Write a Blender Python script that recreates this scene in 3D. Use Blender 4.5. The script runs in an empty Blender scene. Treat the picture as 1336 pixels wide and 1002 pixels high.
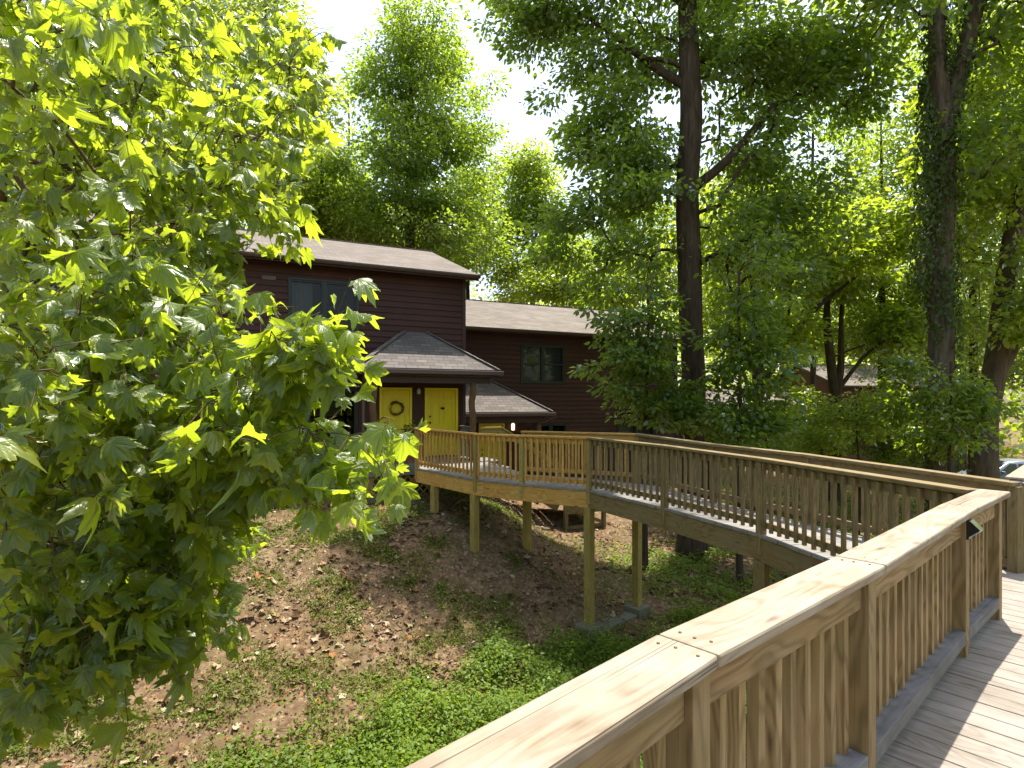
import bpy, math, random
import numpy as np
from mathutils import Vector, noise
R = math.radians
random.seed(7)
RNG = np.random.default_rng(11)
S = bpy.context.scene
COL = S.collection

# ------------------------------------------------------------------ camera, sky, sun, exposure
F_PX = 742.0            # focal length in pixels of the 1336 px wide photograph
HORIZON = 525.0
EYE = 1.58
cam = bpy.data.cameras.new('camera')
cam.sensor_width = 36.0
cam.lens = F_PX / 1336 * 36
cam.shift_y = (HORIZON - 501) / 1336
cam.clip_start = 0.05
cam.clip_end = 2000
camo = bpy.data.objects.new('camera', cam)
COL.objects.link(camo)
camo.location = (0, 0, EYE)
camo.rotation_euler = (R(90), 0, 0)
S.camera = camo

SUN_EL, SUN_AZ = R(71), R(30)
w = bpy.data.worlds.new('World')
S.world = w
w.use_nodes = True
wn = w.node_tree
sky = wn.nodes.new('ShaderNodeTexSky')
sky.sky_type = 'NISHITA'
sky.sun_disc = False
sky.sun_elevation = SUN_EL
sky.sun_rotation = SUN_AZ
sky.dust_density = 2.5
sky.air_density = 1.4
sky.ozone_density = 1.0
hs = wn.nodes.new('ShaderNodeHueSaturation')     # hazy, nearly white summer sky
hs.inputs["Saturation"].default_value = 0.8
wn.links.new(sky.outputs['Color'], hs.inputs['Color'])
wn.links.new(hs.outputs['Color'], wn.nodes['Background'].inputs['Color'])
wn.nodes['Background'].inputs['Strength'].default_value = 0.15
sl = bpy.data.lights.new('sun', 'SUN')
sl.energy = 5.0
sl.angle = R(0.5)
sl.color = (1.0, 0.95, 0.87)
so = bpy.data.objects.new('sun', sl)
COL.objects.link(so)
sd = Vector((math.sin(SUN_AZ) * math.cos(SUN_EL), math.cos(SUN_AZ) * math.cos(SUN_EL), math.sin(SUN_EL)))
so.rotation_euler = sd.to_track_quat('Z', 'Y').to_euler()
so.location = sd * 60
S.view_settings.view_transform = 'Standard'
S.view_settings.look = 'None'
S.view_settings.exposure = 1.05
S.view_settings.gamma = 1.0
S.view_settings.use_curve_mapping = False
S.cycles.use_denoising = True
S.cycles.max_bounces = 10
S.cycles.diffuse_bounces = 7
S.cycles.glossy_bounces = 3
S.cycles.transmission_bounces = 7
S.cycles.transparent_max_bounces = 8
S.cycles.sample_clamp_indirect = 6.0
S.cycles.caustics_reflective = False
S.cycles.caustics_refractive = False

# ------------------------------------------------------------------ node helpers
class NT:
    def __init__(self, name):
        self.m = bpy.data.materials.new(name)
        self.m.use_nodes = True
        self.t = self.m.node_tree
        self.t.nodes.clear()
        self.out = self.t.nodes.new('ShaderNodeOutputMaterial')
    def n(self, typ, **kw):
        nd = self.t.nodes.new(typ)
        for k, v in kw.items():
            if k in nd.inputs.keys():
                self.put(nd.inputs[k], v)
            else:
                setattr(nd, k, v)
        return nd
    def put(self, sock, v):
        if isinstance(v, bpy.types.NodeSocket):
            self.t.links.new(v, sock)
        else:
            if sock.type == 'RGBA' and not isinstance(v, (int, float)) and len(v) == 3:
                v = (*v, 1)
            sock.default_value = v
    def math(self, op, a, b=None, c=None, clamp=False):
        nd = self.t.nodes.new('ShaderNodeMath')
        nd.operation = op
        nd.use_clamp = clamp
        for i, v in enumerate((a, b, c)):
            if v is not None:
                self.put(nd.inputs[i], v)
        return nd.outputs[0]
    def mix(self, fac, a, b, mode='MIX'):
        nd = self.t.nodes.new('ShaderNodeMix')
        nd.data_type = 'RGBA'
        nd.blend_type = mode
        self.put(nd.inputs[0], fac)
        self.put(nd.inputs[6], a)
        self.put(nd.inputs[7], b)
        return nd.outputs[2]
    def ramp(self, fac, stops):
        nd = self.t.nodes.new('ShaderNodeValToRGB')
        cr = nd.color_ramp
        while len(cr.elements) < len(stops):
            cr.elements.new(0.5)
        for e, (p, c) in zip(cr.elements, stops):
            e.position = p
            e.color = (*c, 1) if len(c) == 3 else c
        self.put(nd.inputs[0], fac)
        return nd.outputs[0]
    def noise(self, vec, scale, detail=4, rough=0.55, dist=0.0):
        nd = self.n('ShaderNodeTexNoise', Scale=scale, Detail=detail, Roughness=rough, Distortion=dist)
        if vec is not None:
            self.put(nd.inputs['Vector'], vec)
        return nd.outputs['Fac']
    def bump(self, h, strength=0.3, dist=0.01):
        nd = self.n('ShaderNodeBump', Strength=strength, Distance=dist)
        self.put(nd.inputs['Height'], h)
        return nd.outputs['Normal']
    def coord(self, which='Object'):
        return self.t.nodes.new('ShaderNodeTexCoord').outputs[which]
    def mapping(self, vec, scale=(1, 1, 1), loc=(0, 0, 0)):
        nd = self.t.nodes.new('ShaderNodeMapping')
        self.put(nd.inputs['Vector'], vec)
        nd.inputs['Scale'].default_value = scale
        nd.inputs['Location'].default_value = loc
        return nd.outputs[0]
    def pbr(self, color, rough=0.7, normal=None, spec=0.3, metal=0.0, **kw):
        nd = self.n('ShaderNodeBsdfPrincipled')
        self.put(nd.inputs['Base Color'], color)
        self.put(nd.inputs['Roughness'], rough)
        self.put(nd.inputs['Specular IOR Level'], spec)
        self.put(nd.inputs['Metallic'], metal)
        if normal is not None:
            self.put(nd.inputs['Normal'], normal)
        for k, v in kw.items():
            self.put(nd.inputs[k], v)
        self.t.links.new(nd.outputs[0], self.out.inputs[0])
        return nd

def mat_plain(name, col, rough=0.6, metal=0.0, spec=0.4, var=0.25, scale=18):
    t = NT(name)
    nz = t.noise(t.coord(), scale, 5)
    c = t.mix(t.math('MULTIPLY', nz, var), col, tuple(x * 0.4 for x in col))
    t.pbr(c, rough, t.bump(nz, 0.15, 0.004), spec, metal)
    return t.m

def mat_wood(name, dark, light, weather=(0.25, 0.24, 0.2), wamt=0.35, green=0.0, grain=1.0, rough=0.75, vary=0.3, checks=0.285):
    """Board timber: grain runs along U (metres), V goes across the board."""
    t = NT(name)
    uv = t.coord('UV')
    isl = t.math('FRACT', t.math('ADD', t.n('ShaderNodeNewGeometry').outputs['Random Per Island'], t.n('ShaderNodeObjectInfo').outputs['Random']))
    sep = t.n('ShaderNodeSeparateXYZ'); t.put(sep.inputs[0], uv)
    u, v = sep.outputs[0], sep.outputs[1]
    com = t.n('ShaderNodeCombineXYZ')
    t.put(com.inputs[0], u); t.put(com.inputs[1], v); t.put(com.inputs[2], t.math('MULTIPLY', isl, 37.0))
    p = com.outputs[0]
    fine = t.noise(t.mapping(p, (3.0, 130, 1)), 1.0, 4, 0.65)
    streak = t.noise(t.mapping(p, (0.9, 26, 1)), 1.0, 3, 0.5)
    # cathedral growth rings
    low = t.noise(t.mapping(p, (1.1, 5.0, 1)), 1.0, 2, 0.4)
    ring = t.math('SINE', t.math('ADD', t.math('MULTIPLY', low, 95.0), t.math('MULTIPLY', v, 60.0)))
    ring = t.math('MULTIPLY_ADD', ring, 0.5, 0.5)
    ring = t.math('POWER', ring, 2.2)
    # knots
    vor = t.n('ShaderNodeTexVoronoi', feature='F1', Scale=1.0)
    t.put(vor.inputs['Vector'], t.mapping(p, (2.1, 7.0, 1)))
    kn = t.math('SUBTRACT', 1.0, t.math('MULTIPLY', vor.outputs['Distance'], 7.5), clamp=True)
    g = t.math('ADD', t.math('MULTIPLY', fine, 0.62), t.math('MULTIPLY', streak, 0.5))
    g = t.math('ADD', g, t.math('MULTIPLY', ring, 0.22 * grain))
    fac = t.math('MULTIPLY_ADD', g, 1.75, -0.5, clamp=True)
    c = t.mix(fac, light, dark)
    # board-to-board difference
    c = t.mix(1.0, c, t.mix(isl, (1 - vary, 1 - vary * 1.05, 1 - vary * 1.1), (1, 1, 1)), 'MULTIPLY')
    c = t.mix(t.math('MULTIPLY', ring, 0.42 * grain), c, tuple(x * 0.55 for x in dark))
    # weathering in broad patches (object space)
    ob = t.coord('Object')
    wz = t.noise(ob, 2.3, 5, 0.6)
    wf = t.math('MULTIPLY', t.math('MULTIPLY_ADD', wz, 3.0, -1.0, clamp=True), wamt)
    c = t.mix(wf, c, weather)
    if green:
        gz = t.noise(t.mapping(ob, (1, 1, 1), (7, 3, 1)), 3.1, 4, 0.6)
        c = t.mix(t.math('MULTIPLY', t.math('MULTIPLY_ADD', gz, 3.2, -1.2, clamp=True), green), c, (0.12, 0.13, 0.035))
    # fine checks (cracks) along the grain
    ck = t.noise(t.mapping(p, (0.4, 75, 1), (3, 9, 0)), 1.0, 2, 0.5)
    ck = t.math('LESS_THAN', ck, checks)
    c = t.mix(t.math('MULTIPLY', ck, 0.7), c, (0.05, 0.035, 0.02))
    c = t.mix(t.math('MULTIPLY', kn, 0.85), c, (0.06, 0.03, 0.012))
    h = t.math('SUBTRACT', t.math('MULTIPLY', fine, -0.6), t.math('MULTIPLY', ck, 1.0))
    t.pbr(c, rough, t.bump(h, 0.45, 0.003), 0.25)
    return t.m

def mat_leaf(name, stops, trans, tfac=0.5, gloss=0.10, rough=0.38, veins=False, under=None, clump=0.35):
    """Thin leaf: reflects, lets light through and shines a little.  'rnd' is a random number per leaf."""
    t = NT(name)
    at = t.n('ShaderNodeAttribute'); at.attribute_name = 'rnd'
    rnd = at.outputs['Fac']
    nz = t.noise(t.coord(), 0.45, 2, 0.5)
    f = t.math('ADD', t.math('MULTIPLY', rnd, 1 - clump), t.math('MULTIPLY', t.math('MULTIPLY_ADD', nz, 2.4, -0.7, clamp=True), clump))
    c = t.ramp(f, stops)
    tc = t.mix(f, tuple(x * 0.72 for x in trans), trans)
    normal = None
    if veins:
        uv = t.coord('UV')
        sep = t.n('ShaderNodeSeparateXYZ'); t.put(sep.inputs[0], uv)
        x, y = sep.outputs[0], sep.outputs[1]
        ang = t.math('ARCTAN2', y, x)
        r = t.math('SQRT', t.math('ADD', t.math('MULTIPLY', x, x), t.math('MULTIPLY', y, y)))
        a = t.math('PINGPONG', t.math('SUBTRACT', ang, R(15)), R(18.75))
        d = t.math('MULTIPLY', r, t.math('SINE', a))
        vein = t.math('SUBTRACT', 1.0, t.math('MULTIPLY', d, 70.0), clamp=True)
        side = t.math('MULTIPLY', t.math('PINGPONG', t.math('ADD', r, t.math('MULTIPLY', d, -1.1)), 0.055), 18.0)
        side = t.math('SUBTRACT', 1.0, t.math('MULTIPLY', side, 6.0), clamp=True)
        vv = t.math('MAXIMUM', vein, t.math('MULTIPLY', side, 0.4))
        c = t.mix(t.math('MULTIPLY', vv, 0.5), c, (0.22, 0.26, 0.07))
        tc = t.mix(t.math('MULTIPLY', vv, 0.45), tc, (0.16, 0.22, 0.03))
        mott = t.noise(t.mapping(uv, (9, 9, 9)), 1.0, 3)
        c = t.mix(t.math('MULTIPLY', mott, 0.35), c, (0.03, 0.05, 0.012))
        normal = t.bump(t.math('ADD', t.math('MULTIPLY', vv, -1.0), mott), 0.4, 0.004)
    if under is not None:
        bf = t.n('ShaderNodeNewGeometry').outputs['Backfacing']
        c = t.mix(bf, c, under)
    df = t.n('ShaderNodeBsdfDiffuse', Color=c)
    tr = t.n('ShaderNodeBsdfTranslucent', Color=tc)
    m1 = t.n('ShaderNodeMixShader'); t.put(m1.inputs[0], tfac)
    t.t.links.new(df.outputs[0], m1.inputs[1]); t.t.links.new(tr.outputs[0], m1.inputs[2])
    gl = t.n('ShaderNodeBsdfGlossy', Roughness=rough)
    t.put(gl.inputs['Color'], (0.9, 0.95, 0.9))
    lw = t.n('ShaderNodeFresnel', IOR=1.4)
    gf = t.math('MULTIPLY_ADD', lw.outputs[0], 0.22, gloss * 0.25, clamp=True) if gloss else 0.0
    m2 = t.n('ShaderNodeMixShader'); t.put(m2.inputs[0], gf)
    t.t.links.new(m1.outputs[0], m2.inputs[1]); t.t.links.new(gl.outputs[0], m2.inputs[2])
    if normal is not None:
        for nd in (df, tr, gl):
            t.put(nd.inputs['Normal'], normal)
    t.t.links.new(m2.outputs[0], t.out.inputs[0])
    return t.m

def mat_bark(name, dark, light, scale=7.0):
    t = NT(name)
    ob = t.coord()
    a = t.noise(t.mapping(ob, (scale, scale, scale * 0.16)), 1.0, 6, 0.65)
    b = t.noise(ob, 1.7, 3)
    c = t.ramp(t.math('MULTIPLY_ADD', a, 2.0, -0.5, clamp=True), [(0, dark), (1, light)])
    c = t.mix(t.math('MULTIPLY', b, 0.4), c, tuple(x * 0.6 for x in dark))
    t.pbr(c, 0.9, t.bump(a, 0.9, 0.03), 0.15)
    return t.m

def mat_siding(name, col, col2):
    t = NT(name)
    uv = t.coord('UV')
    isl = t.n('ShaderNodeNewGeometry').outputs['Random Per Island']
    a = t.noise(t.mapping(uv, (2.0, 40, 1)), 1.0, 5, 0.65)
    b = t.noise(t.coord(), 0.7, 4, 0.6)
    c = t.mix(a, col, col2)
    c = t.mix(t.math('MULTIPLY_ADD', b, 1.6, -0.5, clamp=True), c, tuple(x * 1.35 for x in col2))
    c = t.mix(t.math('MULTIPLY', isl, 0.3), c, tuple(x * 0.6 for x in col))
    t.pbr(c, 0.7, t.bump(a, 0.25, 0.003), 0.3)
    return t.m

def mat_shingle(name, dark, light):
    t = NT(name)
    uv = t.coord('UV')
    br = t.n('ShaderNodeTexBrick', Scale=1.0)
    br.offset = 0.5
    t.put(br.inputs['Vector'], uv)
    t.put(br.inputs['Color1'], dark); t.put(br.inputs['Color2'], light)
    t.put(br.inputs['Mortar'], tuple(x * 0.35 for x in dark))
    for k, v in (('Mortar Size', 0.009), ('Mortar Smooth', 0.3), ('Bias', 0.0), ('Brick Width', 0.31), ('Row Height', 0.14)):
        br.inputs[k].default_value = v
    nz = t.noise(t.mapping(uv, (30, 30, 30)), 1.0, 4, 0.7)
    big = t.noise(t.mapping(uv, (0.7, 1.6, 1)), 1.0, 4, 0.6)
    c = t.mix(t.math('MULTIPLY', nz, 0.4), br.outputs['Color'], light)
    c = t.mix(t.math('MULTIPLY_ADD', big, 1.4, -0.5, clamp=True), c, tuple(x * 0.62 for x in dark))
    h = t.math('ADD', t.math('MULTIPLY', br.outputs['Fac'], -1.0), t.math('MULTIPLY', nz, 0.4))
    t.pbr(c, 0.9, t.bump(h, 0.5, 0.008), 0.2)
    return t.m

M = {}
M['cap'] = mat_wood('pale_sunbleached_timber', (0.20, 0.14, 0.08), (0.42, 0.34, 0.235), (0.38, 0.34, 0.275), 0.7, 0.0, 0.7, checks=.335)
M['rail'] = mat_wood('tan_timber', (0.235, 0.13, 0.052), (0.50, 0.35, 0.175), (0.36, 0.30, 0.20), 0.3, 0.3, 0.9)
M['rail_grey'] = mat_wood('grey_weathered_timber', (0.109, 0.101, 0.094), (0.234, 0.226, 0.218), (0.250, 0.242, 0.242), 0.5, 0.0, 0.5)
M['old'] = mat_wood('old_greenish_timber', (0.175, 0.112, 0.042), (0.345, 0.245, 0.112), (0.22, 0.185, 0.12), 0.4, 0.3, 0.9)
M['new'] = mat_wood('fresh_ochre_timber', (0.47, 0.235, 0.042), (0.72, 0.47, 0.135), (0.58, 0.40, 0.18), 0.2, 0.05, 0.9)
M['newpost'] = mat_wood('yellow_green_post_timber', (0.30, 0.215, 0.05), (0.50, 0.39, 0.125), (0.40, 0.31, 0.12), 0.3, 0.3, 0.8)
M['deck'] = mat_wood('bleached_deck_timber', (0.163, 0.129, 0.095), (0.326, 0.286, 0.231), (0.340, 0.313, 0.272), 0.5, 0.0, 0.5, vary=.12)
M['deck2'] = mat_wood('grey_deck_timber', (0.155, 0.138, 0.115), (0.30, 0.28, 0.245), (0.30, 0.295, 0.275), 0.5, 0.0, 0.4)
M['lattice'] = mat_wood('lattice_timber', (0.24, 0.14, 0.05), (0.40, 0.27, 0.11), (0.3, 0.2, 0.1), 0.3, 0.2, 0.3)
M['log'] = mat_bark('peeled_log', (0.07, 0.04, 0.02), (0.26, 0.16, 0.075), 9)
M['siding'] = mat_siding('maroon_siding', (0.040, 0.017, 0.013), (0.068, 0.029, 0.022))
M['siding_red'] = mat_siding('red_siding', (0.085, 0.030, 0.02), (0.125, 0.048, 0.032))
M['trim'] = mat_plain('dark_brown_trim', (0.044, 0.021, 0.016), 0.55)
M['gutter'] = mat_plain('brown_gutter', (0.085, 0.052, 0.042), 0.4, 0, 0.5)
M['roof'] = mat_shingle('sunfaded_shingle', (0.135, 0.112, 0.092), (0.215, 0.183, 0.155))
M['porch_roof'] = mat_shingle('grey_brown_shingle', (0.105, 0.09, 0.078), (0.18, 0.155, 0.138))
M['winframe'] = mat_plain('black_green_frame', (0.018, 0.022, 0.02), 0.4)
M['yellow'] = mat_plain('yellow_paint', (0.80, 0.65, 0.012), 0.4, 0, 0.4, 0.18, 3)
M['black'] = mat_plain('black_metal', (0.02, 0.02, 0.02), 0.35, 0.2)
M['brass'] = mat_plain('dark_bronze', (0.10, 0.07, 0.04), 0.4, 0.6)
M['terracotta'] = mat_plain('terracotta', (0.36, 0.13, 0.06), 0.8)
M['concrete'] = mat_plain('mossy_concrete', (0.189, 0.175, 0.126), 0.9, 0, 0.2, 0.7, 6)
M['interior'] = mat_plain('room_dark', (0.035, 0.033, 0.03), 0.9)
M['blind'] = mat_plain('grey_blind', (0.173, 0.173, 0.180), 0.85)
M['white'] = mat_plain('white_plastic', (0.55, 0.54, 0.5), 0.4)
M['silver'] = mat_plain('silver_paint', (0.17, 0.19, 0.215), 0.3, 0.3, 0.5, 0.05)
M['carwin'] = mat_plain('car_glass', (0.015, 0.02, 0.022), 0.06, 0, 0.8, 0.0)
M['rubber'] = mat_plain('tyre_rubber', (0.02, 0.02, 0.02), 0.85)
M['rim'] = mat_plain('alloy_rim', (0.45, 0.46, 0.48), 0.3, 0.8)
M['redlight'] = mat_plain('tail_lens', (0.35, 0.02, 0.015), 0.2)
M['straw'] = mat_plain('dried_vine', (0.17, 0.095, 0.035), 0.9, 0, 0.2, 0.8, 40)

def mat_glass():
    t = NT('window_glass')
    tr = t.n('ShaderNodeBsdfTransparent'); t.put(tr.inputs[0], (0.55, 0.6, 0.58))
    gl = t.n('ShaderNodeBsdfGlossy', Roughness=0.02)
    fr = t.n('ShaderNodeFresnel', IOR=1.3)
    wob = t.noise(t.coord(), 1.3, 2)
    nrm = t.bump(wob, 0.06, 0.05)
    t.put(gl.inputs['Normal'], nrm)
    mx = t.n('ShaderNodeMixShader')
    t.put(mx.inputs[0], t.math('ADD', fr.outputs[0], 0.01, clamp=True))
    t.t.links.new(tr.outputs[0], mx.inputs[1]); t.t.links.new(gl.outputs[0], mx.inputs[2])
    t.t.links.new(mx.outputs[0], t.out.inputs[0])
    return t.m
M['glass'] = mat_glass()

def mat_emit(name, col, s):
    t = NT(name)
    e = t.n('ShaderNodeEmission', Strength=s); t.put(e.inputs[0], col)
    t.t.links.new(e.outputs[0], t.out.inputs[0])
    return t.m
M['lamp_on'] = mat_emit('lit_lamp', (1.0, 0.72, 0.38), 1.6)

def mat_ground():
    t = NT('forest_soil')
    ob = t.coord()
    a = t.noise(ob, 0.55, 5, 0.6)
    b = t.noise(ob, 4.5, 6, 0.7)
    d = t.noise(ob, 38, 5, 0.7)
    c = t.ramp(b, [(0.28, (0.064, 0.040, 0.021)), (0.5, (0.138, 0.094, 0.052)), (0.72, (0.27, 0.20, 0.12))])
    c = t.mix(t.math('MULTIPLY_ADD', a, 2.5, -0.9, clamp=True), c, (0.155, 0.095, 0.052))
    # chips of leaf litter
    vor = t.n('ShaderNodeTexVoronoi', feature='F1', Scale=15.0)
    t.put(vor.inputs['Vector'], ob)
    chip = t.math('LESS_THAN', vor.outputs['Distance'], t.math('MULTIPLY_ADD', d, 0.75, 0.12))
    sepc = t.n('ShaderNodeSeparateColor'); t.put(sepc.inputs[0], vor.outputs['Color'])
    pick = t.math('GREATER_THAN', sepc.outputs[0], 0.3)
    cc = t.ramp(sepc.outputs[1], [(0, (0.07, 0.042, 0.024)), (0.5, (0.17, 0.11, 0.062)), (0.8, (0.29, 0.21, 0.13)), (1, (0.26, 0.13, 0.06))])
    c = t.mix(t.math('MULTIPLY', t.math('MULTIPLY', chip, pick), 0.8), c, cc)
    # thin green film where weeds grow
    g = t.noise(t.mapping(ob, (1, 1, 1), (5, 2, 0)), 1.1, 5, 0.65)
    c = t.mix(t.math('MULTIPLY', t.math('MULTIPLY_ADD', g, 5, -2.6, clamp=True), 0.55), c, (0.06, 0.085, 0.02))
    h = t.math('ADD', b, t.math('MULTIPLY', d, 0.5))
    t.pbr(c, 0.95, t.bump(h, 0.8, 0.04), 0.1)
    return t.m
M['soil'] = mat_ground()
def mat_asphalt():
    t = NT('asphalt')
    nz = t.noise(t.coord(), 40, 5)
    t.pbr(t.mix(nz, (0.04, 0.04, 0.04), (0.08, 0.078, 0.075)), 0.9, t.bump(nz, 0.4, 0.01), 0.2)
    return t.m
M['asphalt'] = mat_asphalt()

M['bark_dark'] = mat_bark('dark_bark', (0.016, 0.012, 0.008), (0.125, 0.092, 0.058), 13)
M['bark_grey'] = mat_bark('grey_brown_bark', (0.030, 0.024, 0.016), (0.21, 0.165, 0.11), 12)
M['bark_tan'] = mat_bark('tan_bark', (0.045, 0.032, 0.021), (0.20, 0.145, 0.092), 10)
M['twig'] = mat_bark('olive_twig', (0.07, 0.05, 0.025), (0.22, 0.17, 0.08), 15)

YG = [(0, (0.048, 0.074, 0.008)), (0.5, (0.085, 0.118, 0.012)), (1, (0.13, 0.16, 0.02))]
M['leaf_syc'] = mat_leaf('broad_lobed_leaf', [(0, (0.056, 0.092, 0.010)), (0.6, (0.102, 0.150, 0.013)), (0.93, (0.15, 0.18, 0.02)), (1, (0.26, 0.22, 0.045))], (0.66, 0.82, 0.035), 0.64, 0.12, 0.33, True, (0.18, 0.24, 0.085), 0.15)
M['leaf_mid'] = mat_leaf('mid_green_leaf', [(0, (0.042, 0.076, 0.010)), (0.5, (0.076, 0.122, 0.015)), (1, (0.12, 0.16, 0.025))], (0.51, 0.68, 0.035), 0.57)
M['leaf_pale'] = mat_leaf('pale_yellow_leaf', [(0, (0.10, 0.13, 0.025)), (0.5, (0.15, 0.19, 0.04)), (1, (0.22, 0.25, 0.06))], (0.66, 0.78, 0.10), 0.58)
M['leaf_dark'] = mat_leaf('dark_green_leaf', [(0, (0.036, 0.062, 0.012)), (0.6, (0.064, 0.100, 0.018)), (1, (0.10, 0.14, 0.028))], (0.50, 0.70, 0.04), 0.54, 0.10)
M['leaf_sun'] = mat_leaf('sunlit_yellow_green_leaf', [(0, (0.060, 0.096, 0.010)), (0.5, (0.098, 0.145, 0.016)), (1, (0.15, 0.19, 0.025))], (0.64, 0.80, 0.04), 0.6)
M['leaf_ivy'] = mat_leaf('ivy_leaf', [(0, (0.026, 0.046, 0.008)), (0.6, (0.050, 0.080, 0.012)), (1, (0.09, 0.12, 0.025))], (0.2, 0.28, 0.02), 0.3, 0.05)
M['cover'] = mat_leaf('ground_cover_leaf', [(0, (0.058, 0.105, 0.008)), (0.6, (0.11, 0.178, 0.011)), (1, (0.18, 0.235, 0.02))], (0.55, 0.69, 0.02), 0.47, 0.03, 0.5)
M['grassm'] = mat_leaf('grass_blade', [(0, (0.06, 0.09, 0.012)), (0.6, (0.10, 0.14, 0.02)), (1, (0.22, 0.20, 0.06))], (0.3, 0.36, 0.04), 0.35, 0.0)
M['litter'] = mat_leaf('dead_leaf', [(0, (0.07, 0.038, 0.022)), (0.35, (0.15, 0.09, 0.05)), (0.62, (0.25, 0.165, 0.10)), (0.8, (0.38, 0.29, 0.19)), (0.88, (0.32, 0.135, 0.055)), (0.94, (0.26, 0.25, 0.11)), (1, (0.52, 0.44, 0.30))], (0.2, 0.12, 0.05), 0.12, 0.0, 0.5, False, None, 0.0)
# ------------------------------------------------------------------ object helpers
def tag(o, label, cat, group=None):
    o['label'] = label; o['category'] = cat
    if group: o['group'] = group
    return o
def empty(name, loc, label, cat, group=None):
    o = bpy.data.objects.new(name, None)
    o.empty_display_size = 0.2
    COL.objects.link(o); o.location = loc
    return tag(o, label, cat, group)
def adopt(o, parent):
    if parent is not None:
        o.parent = parent
        off = Vector(parent.location); p = parent.parent
        while p is not None:
            off += Vector(p.location); p = p.parent
        o.location = Vector(o.location) - off
V = Vector
UP = V((0, 0, 1))

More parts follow.
